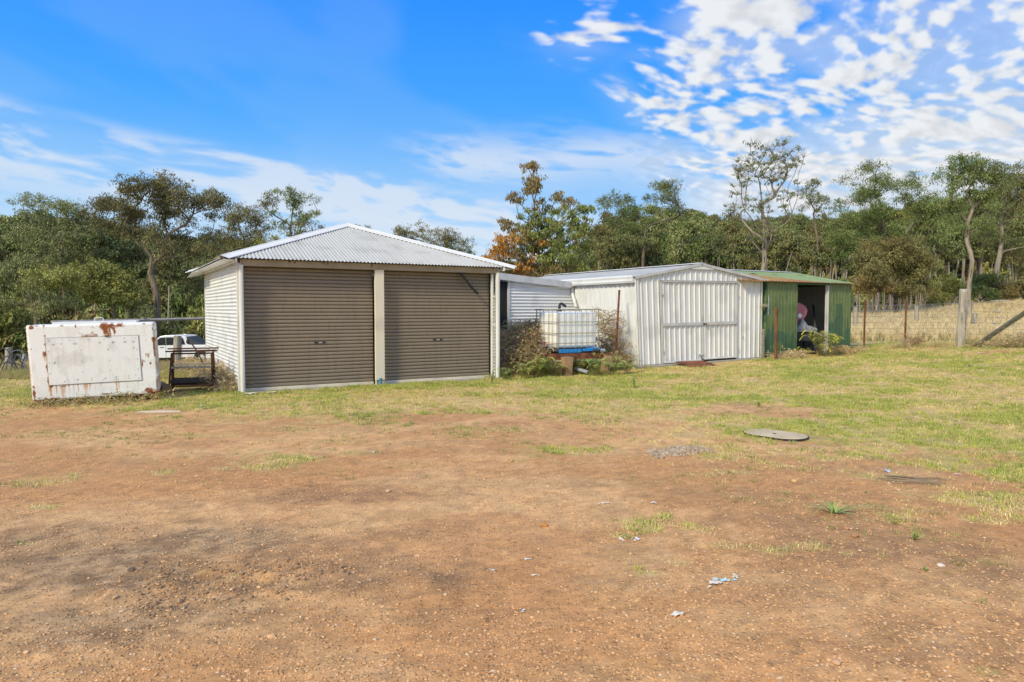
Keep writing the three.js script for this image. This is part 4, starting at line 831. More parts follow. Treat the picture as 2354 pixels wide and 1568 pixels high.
// ---- timber rail, posts and vehicle beyond
{
  const y = 1.30, a = P(120, 741, 21), b = P(500, 731.5, 27.5), t = thing('timber_rail_fence', 'weathered grey timber rail running behind the white box to the garage', 'rail fence', [0, 0, 0]);
  part('rail', [bar(a, b, 0.15, 0.06)], M.greyWood, t);
  for (const px of [300, 492]) { const k = (px - 120) / 380, p = a.clone().lerp(b, k), g = gy(p.x, -p.z); part('post', [cyl(0.1, 0.09, p.y - g + 0.2, [p.x, (p.y + g) / 2, p.z - 0.13])], M.greyWood, t); }
  const post = (px, top, bot, d, w, label, lean = 0) => {
    const A = P(px, bot, d), B = P(px + lean, top, d), g = tag(new THREE.Group(), label, 'post'); g.name = numbered('fence_post'); scene.add(g); g.position.set(A.x, A.y - 0.15, A.z);
    const v = B.clone().sub(A); part('shaft', [rod(V(0, 0, 0), v.clone().add(V(0, 0.15, 0)), w * 1.06, w * 0.94, 12)], M.paleWood, g);
    return g;
  };
  post(406.5, 772, 842, 20.5, 0.115, 'grey round timber post standing in front of the white ute', 2);
  post(20, 799, 852, 22, 0.105, 'pale round timber post at the left edge of the yard, the taller of two');
  post(57, 814, 850, 25, 0.085, 'short pale timber post right of the taller one at the left edge');
  // tangle of bent black hose and cane at the left edge
  const r = rng(71), cane = thing('bent_cane_pile', 'tangle of dark bent canes and pipe at the left edge of the yard', 'cane pile', G(18, 18.4));
  for (let i = 0; i < 9; i++) { const x0 = (r() - 0.6) * 1.0, x1 = x0 + 0.5 + r() * 0.9, h = 0.25 + r() * 0.45, z = (r() - 0.5) * 0.8; part('cane', tube([[x0, 0, z], [x0 + 0.15, h * 0.8, z], [(x0 + x1) / 2, h, z + 0.1], [x1, 0.02, z + 0.2]].map((p) => V(...p)), 0.014, 16, 5), i % 3 ? M.dark : mat([0.12, 0.15, 0.2], 0.6), cane); }
}
{ // dual-cab ute parked in the hollow, side on, seen from the box's corner to the garage
  const D = 42, c = P(421, 800, D), base = gy(c.x, D) + 0.30;
  const t = thing('parked_ute', 'white dual-cab ute parked on lower ground behind the yard', 'ute', [c.x - 2.15, base, -D], 0.06);
  const wp = mat([0.86, 0.87, 0.88], 0.25, 0, {}), glass = mat([0.03, 0.035, 0.04], 0.08), k = 1.0;
  const prof = [[0.1, 0.42], [0.05, 0.75], [0.15, 0.98], [1.25, 1.10], [2.02, 1.66], [2.35, 1.72], [3.30, 1.72], [3.52, 1.64], [3.68, 1.14], [5.35, 1.14], [5.38, 0.5], [4.86, 0.46], [4.80, 0.68], [4.60, 0.86], [4.30, 0.88], [4.05, 0.72], [3.95, 0.44], [1.55, 0.40], [1.46, 0.68], [1.25, 0.86], [0.95, 0.86], [0.72, 0.70], [0.66, 0.42]].map(([x, y]) => [x - 0.9, y]);
  part('body', [prism(prof, 1.80, 0.03)], wp, t);
  const win = (pts) => prism(pts.map(([x, y]) => [x - 0.9, y]), 0.02).translate(0, 0, 0.905);
  part('window', [win([[1.45, 1.14], [2.02, 1.60], [2.34, 1.63], [2.34, 1.16]])], glass, t);
  part('window', [win([[2.37, 1.16], [2.37, 1.63], [3.14, 1.63], [3.16, 1.18]])], glass, t);
  part('window', [win([[3.18, 1.18], [3.18, 1.60], [3.36, 1.60], [3.50, 1.20]])], glass, t);
  part('sports_bar', [prism([[3.66, 1.15], [3.56, 1.66], [3.66, 1.62], [4.30, 1.22], [5.35, 1.20], [5.35, 1.14]].map(([x, y]) => [x - 0.9, y]), 1.66, 0.01)], mat([0.05, 0.055, 0.06], 0.5), t);
  for (const [x, z] of [[1.08, 0.78], [4.42, 0.78], [1.08, -0.78], [4.42, -0.78]]) { const w = part('wheel', [new THREE.TorusGeometry(0.27, 0.11, 10, 24).translate(x - 0.9, 0.40, z)], M.rubber, t); part('rim', [cyl(0.24, 0.24, 0.12, [x - 0.9, 0.40, z], [Math.PI / 2, 0, 0], 18)], M.zinc, w); }
  part('handle', [box(0.22, 0.035, 0.03, [2.12 - 0.9, 1.02, 0.91]), box(0.22, 0.035, 0.03, [3.05 - 0.9, 1.02, 0.91])].slice(0, 1), M.dark, t);
  part('handle', [box(0.22, 0.035, 0.03, [3.05 - 0.9, 1.02, 0.91])], M.dark, t);
  part('door_seam', [box(0.014, 0.75, 0.01, [2.35 - 0.9, 0.82, 0.902], undefined, 0)], M.dark, t);
  part('door_seam', [box(0.014, 0.75, 0.01, [3.30 - 0.9, 0.85, 0.902], undefined, 0)], M.dark, t);
  part('roof_fin', [prism([[3.0, 1.72], [3.05, 1.80], [3.18, 1.80], [3.22, 1.72]].map(([x, y]) => [x - 0.9, y]), 0.05)], wp, t);
}
// ---- water tank in a steel cage, on a beam over concrete stumps
{
  const near = V(1.07, 0.575, -16.3), A = 27 * Math.PI / 180;
  const W = 1.2, D = 1.0, H = 1.03;
  const t = thing('water_tank', 'white plastic water tank in a rusting tube cage on a blue pallet', 'water tank', near, A);
  // bottle: translucent plastic with rounded corners, a little bulged
  const bg = new RoundedBoxGeometry(W - 0.05, 0.90, D - 0.05, 8, 0.085), bp = bg.attributes.position;
  for (let i = 0; i < bp.count; i++) { const x = bp.getX(i), y = bp.getY(i), z = bp.getZ(i), b = 0.006 * Math.sin(x * 26) * Math.sin(y * 21 + 1) + 0.006 * Math.sin(z * 23 + 2); bp.setXYZ(i, x + Math.sign(x) * b * 0.5, y + 0.02 * smooth(0.38, 0.45, y) * Math.cos(x * 4), z + Math.sign(z) * b); }
  bg.computeVertexNormals();
  const plastic = tex(512, 512, (u, v) => {
    const a = tfbm(u, v, 5, 4, 531), g = tfbm(u, v, 70, 2, 532), st = tfbm(u, v * 0.2, 16, 3, 533);
    let c = mix3([0.97, 0.97, 0.95], [0.91, 0.92, 0.88], smooth(0.45, 0.7, a));
    c = mix3(c, [0.62, 0.52, 0.32], 0.35 * smooth(0.60, 0.78, st * 0.6 + a * 0.4));
    return c.map((k) => k * (0.97 + 0.06 * g));
  });
  const pm = new THREE.MeshStandardMaterial({ map: plastic, roughness: 0.4, side: THREE.DoubleSide });
  part('bottle', prep(bg).translate(W / 2, 0.535, -D / 2), pm, t);
  // cage
  const tubeM = M.steel, rustT = mat([0.42, 0.31, 0.19], 0.8), b = 0.012;
  const xs = [0.02, 0.20, 0.36, 0.52, 0.68, 0.84, 1.0, 1.18], zs = [-0.20, -0.38, -0.62, -0.80], ys = [0.22, 0.46, 0.73];
  const bars = [];
  const put = (n, a, c, r, m) => part(n, [rod(V(...a), V(...c), r, r, 7)], m, t);
  xs.forEach((x, i) => { for (const z of [0.012, -D - 0.012]) put('cage_bar', [x, 0.10, z], [x, H, z], 0.0075, z > 0 && (i === 0 || i === 6) ? rustT : tubeM); });
  zs.forEach((z, i) => { for (const x of [-0.012, W + 0.012]) put('cage_bar', [x, 0.10, z], [x, H, z], 0.0075, i % 2 ? rustT : tubeM); });
  for (const [x, z] of [[0, 0], [W, 0], [0, -D], [W, -D]]) put('cage_bar', [x, 0.10, z], [x, H, z], 0.010, tubeM);
  for (const y of ys) {
    for (const z of [0.026, -D - 0.026]) put('cage_rail', [-0.03, y, z], [W + 0.03, y, z], 0.0095, y < 0.5 ? rustT : tubeM);
    for (const x of [-0.026, W + 0.026]) put('cage_rail', [x, y, 0.03], [x, y, -D - 0.03], 0.0095, y < 0.5 ? rustT : tubeM);
  }
  for (const z of [0.012, -D - 0.012]) put('top_rail', [-0.04, H, z], [W + 0.04, H, z], 0.016, tubeM);
  for (const x of [-0.012, W + 0.012]) put('top_rail', [x, H, 0.04], [x, H, -D - 0.04], 0.016, tubeM);
  // pallet
  part('pallet', [box(0.62, 0.085, 0.05, [0.36, 0.03, 0.03])], M.blue, t, 'bright blue plastic pallet edge');
  part('pallet', [box(0.27, 0.065, 0.05, [0.86, 0.045, 0.03]), box(0.3, 0.06, 0.05, [1.02, 0.07, 0.02])], M.blue, t);
  part('pallet', [box(W - 0.06, 0.07, D - 0.1, [W / 2, 0.05, -D / 2 - 0.02])], mat([0.09, 0.085, 0.08], 0.8), t);
  for (const x of [0.12, 0.22, 0.32, 0.44, 0.54]) part('pallet_hole', [cyl(0.013, 0.013, 0.004, [x, 0.035, 0.0565], [Math.PI / 2, 0, 0], 10)], M.black, t);
  part('pallet_foot', [tube([[-0.02, 0.02, -0.10], [-0.02, 0.08, -0.14], [-0.02, 0.08, -0.36], [-0.02, 0.02, -0.40]].map((p) => V(...p)), 0.014, 12, 5), tube([[-0.02, 0.02, -0.55], [-0.02, 0.08, -0.58], [-0.02, 0.08, -0.82], [-0.02, 0.02, -0.86]].map((p) => V(...p)), 0.014, 12, 5)], M.steel, t);
  // outlet tap and black fitting
  const tap = part('outlet_tap', [rod(V(-0.01, 0.13, -0.45), V(-0.13, 0.12, -0.45), 0.032), rod(V(-0.13, 0.12, -0.45), V(-0.17, 0.115, -0.45), 0.04)], mat([0.20, 0.21, 0.23], 0.5), t);
  part('tap_handle', [box(0.03, 0.07, 0.03, [-0.08, 0.19, -0.45]), box(0.09, 0.022, 0.05, [-0.08, 0.225, -0.45])], mat([0.42, 0.07, 0.05], 0.5), tap);
  part('inlet_elbow', [tube([[0.50, 0.94, -0.70], [0.50, 1.14, -0.70], [0.54, 1.18, -0.70], [0.68, 1.10, -0.70]].map((p) => V(...p)), 0.035, 14, 8), rod(V(0.5, 0.94, -0.7), V(0.5, 1.03, -0.7), 0.06)], M.black, t);
  // pipe lying along the beam
  const pipe = thing('black_pipe', 'short length of black pipe lying on the beam beside the blue pallet', 'pipe', near, A);
  part('barrel', [rod(V(0.99, 0.02, 0.06), V(1.24, 0.015, 0.05), 0.042, 0.042, 12)], M.dark, pipe);
  part('collar', [rod(V(1.20, 0.016, 0.05), V(1.34, 0.012, 0.05), 0.048, 0.048, 12)], mat([0.30, 0.34, 0.38], 0.6), pipe);
  // stand
  const s = thing('tank_stand', 'rusty steel beam on stained concrete stumps carrying the water tank', 'tank stand', near, A);
  for (const z of [0.0, -0.85]) part('beam', [box(1.80, 0.15, 0.012, [0.59, -0.105, z + 0.055]), box(1.80, 0.012, 0.10, [0.59, -0.036, z]), box(1.80, 0.012, 0.10, [0.59, -0.174, z])], M.rust, s, 'rust-red channel beam');
  for (const x of [-0.29, 1.46]) part('cross_beam', [box(0.05, 0.13, 0.83, [x, -0.105, -0.42])], M.rust, s);
  const stump = (x, z, w, h, tilt) => { const g = new THREE.CylinderGeometry(w * 0.74, w * 0.52, h, 4, 4).rotateY(Math.PI / 4), p = g.attributes.position; for (let i = 0; i < p.count; i++) { const k = 1 + 0.05 * (hash(Math.round(p.getX(i) * 90), Math.round(p.getY(i) * 90), 7) - 0.5); p.setXYZ(i, p.getX(i) * k, p.getY(i), p.getZ(i) * k); } return place(metreUV(g), [x, -0.10 - h / 2, z], [0, 0, tilt]); };
  part('stump', [stump(0.19, 0.16, 0.215, 0.56, 0)], M.brownConcrete, s, 'tapered concrete stump under the front beam');
  part('stump', [stump(1.40, 0.02, 0.22, 0.58, -0.15)], M.brownConcrete, s, 'leaning concrete stump at the right end');
  part('stump', [stump(0.1, -0.86, 0.2, 0.56, 0)], M.brownConcrete, s);
  part('stump', [stump(1.1, -0.86, 0.2, 0.56, 0)], M.brownConcrete, s);
  const pv = tag(part('grey_pipe', [rod(P(1322, 847, 16.5), P(1352, 856, 16.2), 0.045, 0.045, 12)], mat([0.33, 0.36, 0.40], 0.6), scene), 'grey plastic pipe on the ground under the water tank', 'pipe');
  const rb = tag(part('rusty_bar', [bar(P(1424, 667, 17.9), P(1415, 825, 17.5), 0.042, 0.038)], mat([0.7, 0.6, 0.6], 0.9, 0, { map: RUSTY }), scene), 'long rusty steel bar leaning on the white shed wall beside the tank', 'steel bar');
}
// ---- things by the two sheds
{
  const a = P(1640, 836, 18.35), plate = tag(part('rusty_plate', [box(0.92, 0.012, 0.80, [0, 0, 0])], mat([0.9, 0.75, 0.62], 0.9, 0, { map: RUSTY }), scene), 'flat rusty steel plate sloping from the shed door to the grass', 'steel plate');
  plate.position.set(5.02, 0.135, -18.30); plate.rotation.set(0.14, TURN - 0.12, 0.0, 'YXZ');
  const picket = (px, top, bot, d, label, group, wdt = 0.05) => {
    const A = P(px, bot, d), B = P(px + (px > 1900 ? 0.6 : 0.6), top, d), h = B.y - A.y;
    const t = thing('star_picket', label, 'star picket', [A.x, A.y - 0.1, A.z], 0.4, group);
    const arms = [0, 1, 2].map((k) => place(new THREE.BoxGeometry(wdt * 0.72, h + 0.1, 0.006), [wdt * 0.36, (h + 0.1) / 2, 0]).rotateY(k * 2.094));
    part('shaft', arms, M.rust, t);
    for (let y = 0.3; y < h; y += 0.25) part('wire_hole', [box(0.008, 0.014, 0.008, [wdt * 0.5, y, 0.004], undefined, 0)], M.black, t);
    return t;
  };
  picket(1784, 706, 826, 19.7, 'rusty steel picket standing before the green shed front panel', null, 0.062);
  picket(1987, 688, 792, 23.4, 'rusty steel picket of the wire fence, nearest the green shed');
  picket(2081, 688, 796, 22.8, 'rusty steel picket of the wire fence, midway to the timber post');
  // stack of old fibro roof sheets on edge between the sheds
  const sp = P(1757, 821, 20.15), st = thing('sheet_stack', 'stack of grey corrugated sheets on edge between the white and green sheds', 'sheet stack', [sp.x - 0.06, 0.17, sp.z], TURN);
  for (let i = 0; i < 5; i++) part('sheet', [place(box(0.14 - i * 0.008, 0.165, 0.04, [0, 0, 0], undefined, 0.012), [0.0 + (i % 2) * 0.012, 0.09 + i * 0.172, 0], [0, 0, 0.05 * (i % 2 ? 1 : -1)])], M.concrete, st);
  const bl = tag(part('timber_block', [box(0.23, 0.085, 0.10, [0, 0, 0])], mat([0.62, 0.60, 0.50], 0.9, 0, { map: WOOD }), scene), 'pale timber block fixed to the dark green panel between the sheds', 'block');
  bl.position.copy(P(1756.5, 702, 20.25)); bl.rotation.y = TURN;
}
{ // inside the green shed doorway: pink drum, covered barrow
  const c = P(1837, 719, 22.0);
  const t = thing('pink_tub', 'big faded pink plastic tub tilted inside the green shed doorway', 'tub', c, 0.2);
  const pk = mat([0.50, 0.155, 0.20], 0.45, 0, { map: GRIME });
  const tubP = [[-0.42, 0.22], [-0.18, 0.40], [0.16, 0.24], [0.24, 0.12], [0.23, -0.02], [0.08, -0.26], [-0.20, -0.52], [-0.44, -0.60]];
  const sh = new THREE.Shape(); tubP.forEach(([x, y], i) => { const [nx, ny] = tubP[(i + 1) % tubP.length]; if (!i) sh.moveTo((x + nx) / 2, (y + ny) / 2); else sh.quadraticCurveTo(x, y, (x + nx) / 2, (y + ny) / 2); }); sh.quadraticCurveTo(...tubP[0], (tubP[0][0] + tubP[1][0]) / 2, (tubP[0][1] + tubP[1][1]) / 2);
  const tg = new THREE.ExtrudeGeometry(sh, { depth: 0.28, bevelEnabled: true, bevelSize: 0.07, bevelThickness: 0.09, bevelSegments: 6, curveSegments: 10 }).translate(0, 0, -0.2);
  t.scale.setScalar(0.78);
  part('shell', [tg], pk, t);
  part('rim', [tube([[-0.2, 0.42, 0.02], [0.16, 0.27, 0.04], [0.28, 0.10, 0.02], [0.12, -0.26, 0.0], [-0.2, -0.56, 0]].map((p) => V(...p)), 0.018, 30, 6)], pk, t);
  part('diamond_label', [place(box(0.17, 0.17, 0.004, [0, 0, 0], [0, 0, Math.PI / 4], 0), [-0.07, -0.12, 0.174])], mat([0.82, 0.82, 0.82], 0.6), t, 'white diamond sticker');
  const m = P(1843, 777, 21.95), bm = thing('covered_mower', 'low machine under a grey cover with a black wheel, inside the green shed', 'covered machine', [m.x, gy(m.x, 22) + 0.0, m.z], 0.25);
  const cg = new THREE.BoxGeometry(0.86, 0.5, 0.6, 26, 16, 18), cp = cg.attributes.position;
  for (let i = 0; i < cp.count; i++) {   // a sheet thrown over: peaked, creased, splayed at the hem
    let x = cp.getX(i), y = cp.getY(i), z = cp.getZ(i); const k = (y + 0.25) / 0.5, peak = 1 - 0.62 * k * smooth(0, 0.43, Math.abs(x + 0.05)) , n = fbm(x * 5 + 3, z * 5 + y * 4, 3, 9) - 0.5;
    x *= 1.12 - 0.42 * k * k; z *= 1.1 - 0.5 * k * k; y = -0.25 + (y + 0.25) * peak + 0.10 * n * k; const f = 0.035 * Math.sin((x + z) * 24 + 6 * n) * (1 - k); cp.setXYZ(i, x + f + 0.05 * n, y, z + f + 0.06 * n);
  }
  cg.computeVertexNormals();
  part('cover', [cg.scale(0.8, 0.8, 0.8).translate(-0.06, 0.92, 0)], mat([0.26, 0.265, 0.275], 0.55, 0, { map: GRIME }), bm);
  part('handle_bar', [rod(V(0.25, 0.72, 0.25), V(0.62, 0.52, 0.42), 0.015), rod(V(0.25, 0.72, -0.2), V(0.62, 0.52, 0.0), 0.015)], M.steel, bm);
  const wp = P(1858, 810, 20.75), w = part('wheel', [new THREE.TorusGeometry(0.20, 0.085, 14, 30)], M.rubber, bm);
  w.position.set(0.10, 0.26, 0.50); w.rotation.y = 0.35;
  part('rim', [cyl(0.13, 0.13, 0.09, [0, 0, 0], [Math.PI / 2, 0, 0], 20)], mat([0.10, 0.10, 0.11], 0.6), w);
  part('deck', [box(0.72, 0.30, 0.45, [-0.05, 0.58, 0]), box(0.06, 0.42, 0.06, [-0.3, 0.22, 0.2]), box(0.06, 0.42, 0.06, [-0.3, 0.22, -0.2]), box(0.06, 0.42, 0.06, [0.25, 0.22, -0.2])], M.dark, bm);
  const pt = P(1868, 700, 22.0), pipe = tag(part('leaning_timber', [bar(V(pt.x + 0.42, 1.75, pt.z - 0.9), V(pt.x + 0.05, 0.75, pt.z + 0.2), 0.06, 0.045)], M.dark, scene), 'dark timber leaning in the gloom of the green shed', 'timber');
}
// ---- wire fence on the right
{
  const S = P(2208, 799, 21.4), top = P(2220, 668, 21.3);
  const post = thing('strainer_post', 'thick weathered split-timber strainer post of the wire fence, leaning right', 'fence post', [S.x, S.y - 0.15, S.z]);
  const v = V(top.x - S.x, top.y - S.y + 0.15, 0), pg = new THREE.CylinderGeometry(0.115, 0.14, v.length(), 14, 14), pp = pg.attributes.position;
  for (let i = 0; i < pp.count; i++) { const a = Math.atan2(pp.getZ(i), pp.getX(i)), y = pp.getY(i), k = 1 + 0.10 * Math.sin(a * 3 + y * 1.2) + 0.07 * (hash(Math.round(a * 6), Math.round(y * 4), 3) - 0.5); pp.setXYZ(i, pp.getX(i) * k, y + (y > v.length() / 2 - 0.02 ? 0.06 * Math.sin(a * 2 + 1) : 0), pp.getZ(i) * k * 0.85); }
  pg.computeVertexNormals(); pg.applyQuaternion(new THREE.Quaternion().setFromUnitVectors(V(0, 1, 0), v.clone().normalize())).translate(v.x / 2, v.y / 2, v.z / 2);
  part('shaft', [metreUV(pg)], M.paleWood, post);
  part('step_block', [box(0.12, 0.34, 0.13, [0.40, 1.06, 0.0])], M.paleWood, post);
  const br = thing('fence_brace', 'dark mossy timber brace slanting up to the right from the fence', 'brace', [0, 0, 0]);
  const b0 = P(2243, 795, 20.9), b1 = P(2440, 663, 20.1);
  part('pole', [bar(b0, b1, 0.115, 0.10, 0.02)], M.mossWood, br);
  // wires
  const f = thing('wire_fence', 'rusty plain wires and netting strung between pickets and timber post', 'wire fence', [0, 0, 0]);
  const at = (px, py, d) => P(px, py, d), line = (pts, r, m = M.wire, n = 'wire') => part(n, tube(pts, r, pts.length * 6, 4), m, f);
  for (const [yl, y1, y2, ys, yr] of [[691, 692, 693, 692, 701], [716, 716, 715.5, 715, 718], [727, 728, 729, 729, 731], [741, 741.5, 742, 741, 744], [754, 755, 756, 755, 758], [768, 768.5, 769, 768, 770], [780, 781, 782, 781, 783]])
    line([at(1952, yl, 23.7), at(1987, y1, 23.4), at(2081, y2, 22.8), at(2212, ys, 21.35), at(2300, (ys + yr) / 2 + 0.8, 20.6), at(2410, yr, 19.8)], 0.0032);
  for (let px = 2250; px < 2400; px += 13) { const d = 21.35 - (px - 2212) * 0.0078; line([at(px, 717, d), at(px + 1, 740, d), at(px + 1, 783, d)], 0.0012, M.wire, 'stay_wire'); }
  for (const [px, py, d] of [[2294, 716.5, 20.7], [2294, 730, 20.7], [2284, 743, 20.8], [2345, 765, 20.2]]) part('insulator', [place(new THREE.CapsuleGeometry(0.022, 0.08, 4, 10), at(px, py, d).add(V(0, 0, 0.02)), [0, 0, Math.PI / 2])], mat([0.36, 0.37, 0.36], 0.5), f);
  // netting fence on the far side of the paddock
  const n = thing('netting_fence', 'galvanised wire netting fence at the far edge of the dry paddock', 'netting fence', [0, 0, 0]);
  const A = V(xAt(1945, 33, 1), 0, -33), B = V(xAt(2240, 40, 1.2), 0, -40);
  const along = (k, h) => { const x = lerp(A.x, B.x, k), z = lerp(A.z, B.z, k); return V(x, Math.max(gy(x, -z), 0) * 0.35 + 0.78 + h, z); };
  const wires = [];
  for (let i = 0; i <= 3; i++) wires.push(tube([along(0, i * 0.28), along(0.5, i * 0.28), along(1, i * 0.28)], 0.007, 20, 4));
  for (let i = 0; i < 46; i++) { wires.push(tube([along(i / 46, 0), along((i + 1.6) / 46, 0.84)], 0.004, 1, 3)); wires.push(tube([along((i + 1.6) / 46, 0), along(i / 46, 0.84)], 0.004, 1, 3)); }
  tag(part('netting', wires, M.galvWire, n), null, null, null, 'stuff');
  for (const k of [0.06, 0.5, 0.95]) { const p = along(k, 0.8); part('post', [cyl(0.11, 0.10, 1.8, [p.x, p.y - 0.9, p.z])], M.paleWood, n); }
  // trough lid glimpsed beyond the crest
  const tr = tag(part('pale_sheet', [box(0.85, 0.03, 0.5, [0, 0, 0])], mat([0.55, 0.60, 0.64], 0.5), scene), 'small pale metal sheet lying beyond the crest of the dry paddock', 'metal sheet');
  tr.position.copy(P(2299, 691, 44));
}
// ---- things on the ground in the yard
{
  // septic cover: two round concrete lids run together, black rim
  const c = V(0, 0, 0), p = (x, y) => { const d = EYE * FOC / (y - 712); return V((x - CX) / FOC * d, 0, -d); };
  const a = p(1762, 1002), b = p(1812, 1009), ctr = a.clone().add(b).multiplyScalar(0.5);
  const t = thing('pit_cover', 'oblong concrete pit cover with a black rubber rim, in the grass', 'pit cover', [ctr.x, groundY(ctr.x, -ctr.z) + 0.012, ctr.z], Math.atan2(-(b.z - a.z), b.x - a.x));
  const L = a.distanceTo(b) / 2, Rr = 0.245, outline = (r, k) => { const s = []; for (let i = 0; i <= 24; i++) { const th = Math.PI / 2 + Math.PI * i / 24; s.push([-L + r * Math.cos(th), r * Math.sin(th)]); } for (let i = 0; i <= 24; i++) { const th = -Math.PI / 2 + Math.PI * i / 24; s.push([L + r * Math.cos(th), r * Math.sin(th)]); } return s; };
  part('lid', [metreUV(prism(outline(Rr), 0.036, 0.006).rotateX(-Math.PI / 2))], mat([0.80, 0.665, 0.455], 1, 0, { map: CONC, bumpMap: CONC, bumpScale: 0.01 }), t, 'rough grey concrete lid');
  part('rim', [metreUV(prism(outline(Rr + 0.020), 0.024).rotateX(-Math.PI / 2))], M.black, t, 'black rubber rim');
  part('lifting_hole', [cyl(0.022, 0.022, 0.004, [0.0, 0.0195, 0.02])], M.black, t);
  // dried mortar lumps
  const r = rng(81), m0 = p(1560, 1040), lumps = [], lg = new THREE.IcosahedronGeometry(1, 1), lp = lg.attributes.position;
  for (let i = 0; i < lp.count; i++) { const k = 0.8 + 0.4 * hash(Math.round(lp.getX(i) * 40), Math.round(lp.getY(i) * 40 + lp.getZ(i) * 900), 5); lp.setXYZ(i, lp.getX(i) * k, lp.getY(i) * k * 0.7, lp.getZ(i) * k); }
  lg.computeVertexNormals();
  for (let i = 0; i < 420; i++) { const x = m0.x + (r() + r() - 1) * 0.42, d = -m0.z + (r() + r() - 1) * 0.27 + (x - m0.x) * 0.35, s = 0.010 + 0.028 * r() * r(); lumps.push({ x, y: groundY(x, d) + s * 0.3, z: -d, s, ry: r() * 6, rx: r(), c: mix3([0.33, 0.25, 0.17], [0.50, 0.39, 0.27], r()) }); }
  instanced('mortar_rubble', lg, mat([1, 1, 1], 1), lumps, 'low patch of grey crumbly mortar lumps on the dirt near the pit cover', 'rubble');
  const clod = [];
  for (let i = 0; i < 900; i++) { const sp = spot(300 + 520 * r(), 1300 + 130 * r(), 0, 0), x = sp[0], d = sp[1]; if (clods(x, d) < 0.15 + 0.5 * r()) continue; const s = 0.005 + 0.016 * r() * r() * r(); clod.push({ x, y: groundY(x, d) + s * 0.2, z: -d, s, ry: r() * 6, rx: r(), c: mix3([0.23, 0.15, 0.08], [0.46, 0.30, 0.16], r()) }); }
  instanced('dirt_clods', lg, mat([1, 1, 1], 1), clod, 'broken clods of dark turned soil on the left of the yard', 'soil');
  // white patch of concrete spill
  const q = p(345, 947), sl = tag(part('concrete_patch', [prism([[-0.42, -0.13], [-0.15, -0.17], [0.2, -0.13], [0.44, -0.02], [0.40, 0.10], [0.1, 0.08], [-0.2, 0.02], [-0.40, -0.06]], 0.02, 0.004).rotateX(-Math.PI / 2)], mat([0.95, 0.84, 0.64], 0.95, 0, { map: CONC }), scene), 'whitish flat concrete patch in the grass in front of the white box', 'concrete patch');
  sl.position.set(q.x, groundY(q.x, -q.z) + 0.002, q.z);
  // litter and stones, each where it lies
  const flat = (x, y, size, col, name, label, cat, lift = 0.004, shape = 1) => {
    const g0 = p(x, y), rr = rng(Math.round(x * 7 + y * 13)), n = 9, pts = [];
    for (let i = 0; i < n; i++) { const th = 6.283 * i / n, k = size * (0.55 + 0.6 * rr()); pts.push([k * Math.cos(th), k * 0.6 * Math.sin(th)]); }
    const bits = [], torn = cat.includes('scrap') ? 4 : 1;
    for (let q = 0; q < torn; q++) {
      const k = q ? 0.25 + 0.3 * rr() : (torn > 1 ? 0.75 : 1), n2 = 13, pp = [];
      for (let i = 0; i < n2; i++) { const th = 6.283 * i / n2, R = size * k * (0.35 + 0.8 * rr()); pp.push(new THREE.Vector2(R * Math.cos(th) * 1.2, R * 0.75 * Math.sin(th))); }
      const b = new THREE.ExtrudeGeometry(new THREE.Shape(pp), { depth: 0.002, bevelEnabled: false }).rotateX(-Math.PI / 2), gp = b.attributes.position;
      for (let i = 0; i < gp.count; i++) gp.setY(i, gp.getY(i) + 0.28 * size * k * shape * fbm(gp.getX(i) / size * 1.6 + x, gp.getZ(i) / size * 1.6, 2, 9));
      if (q) b.translate((rr() - 0.5) * size * 3.2, 0, (rr() - 0.5) * size * 1.8);
      b.computeVertexNormals(); bits.push(prep(b));
    }
    const g = merge(bits);
    const o = tag(part(name, [g], mat(col, 0.7), scene), label, cat);
    o.position.set(g0.x, groundY(g0.x, -g0.z) + lift, g0.z); o.rotation.y = rr() * 6; return o;
  };
  const white = [0.84, 0.79, 0.68], pale = [0.78, 0.70, 0.56];
  flat(1390, 1160, 0.032, white, 'paper_scrap', 'small white paper scrap on the dirt, far left of the grey mortar lumps', 'paper scrap');
  flat(1507, 1161, 0.026, white, 'paper_scrap', 'white paper scrap just below and right of the grey mortar lumps', 'paper scrap');
  flat(1470, 1250, 0.032, [0.78, 0.79, 0.77], 'plastic_scrap', 'pale blue and white shredded plastic beside two grass tufts', 'plastic scrap');
  flat(1432, 1247, 0.026, white, 'plastic_scrap', 'white shredded plastic touching the small grass tuft', 'plastic scrap');
  flat(1678, 1350, 0.04, [0.46, 0.62, 0.68], 'plastic_scrap', 'crumpled light blue plastic bag lying in the right of the yard', 'plastic scrap', 0.006, 2.4);
  flat(1650, 1358, 0.04, pale, 'plastic_scrap', 'crumpled cream plastic piece against the light blue bag', 'plastic scrap', 0.006, 2);
  flat(1702, 1342, 0.034, [0.70, 0.58, 0.38], 'plastic_scrap', 'tan plastic piece at the right of the light blue bag', 'plastic scrap', 0.006, 2);
  flat(1565, 1431, 0.042, [0.84, 0.74, 0.58], 'flat_stone', 'pale cream flat stone at the lower right of the yard', 'stone', 0.004, 1.2);
  flat(1134, 1321, 0.016, [0.70, 0.74, 0.74], 'plastic_scrap', 'tiny bluish plastic fleck on the gravel below the yard centre', 'plastic scrap');
  flat(1228, 1330, 0.018, white, 'plastic_scrap', 'tiny white fleck on the gravel, right of the bluish one', 'plastic scrap');
  flat(1210, 1297, 0.018, [0.76, 0.74, 0.68], 'plastic_scrap', 'tiny off-white fleck on the gravel, above the white one', 'plastic scrap');
  flat(1205, 1416, 0.014, [0.68, 0.74, 0.78], 'plastic_scrap', 'tiny grey-blue fleck low in the centre of the yard', 'plastic scrap');
  flat(855, 1043, 0.03, [0.64, 0.67, 0.66], 'plastic_scrap', 'bluish plastic strip on the dirt below the garage', 'plastic scrap');
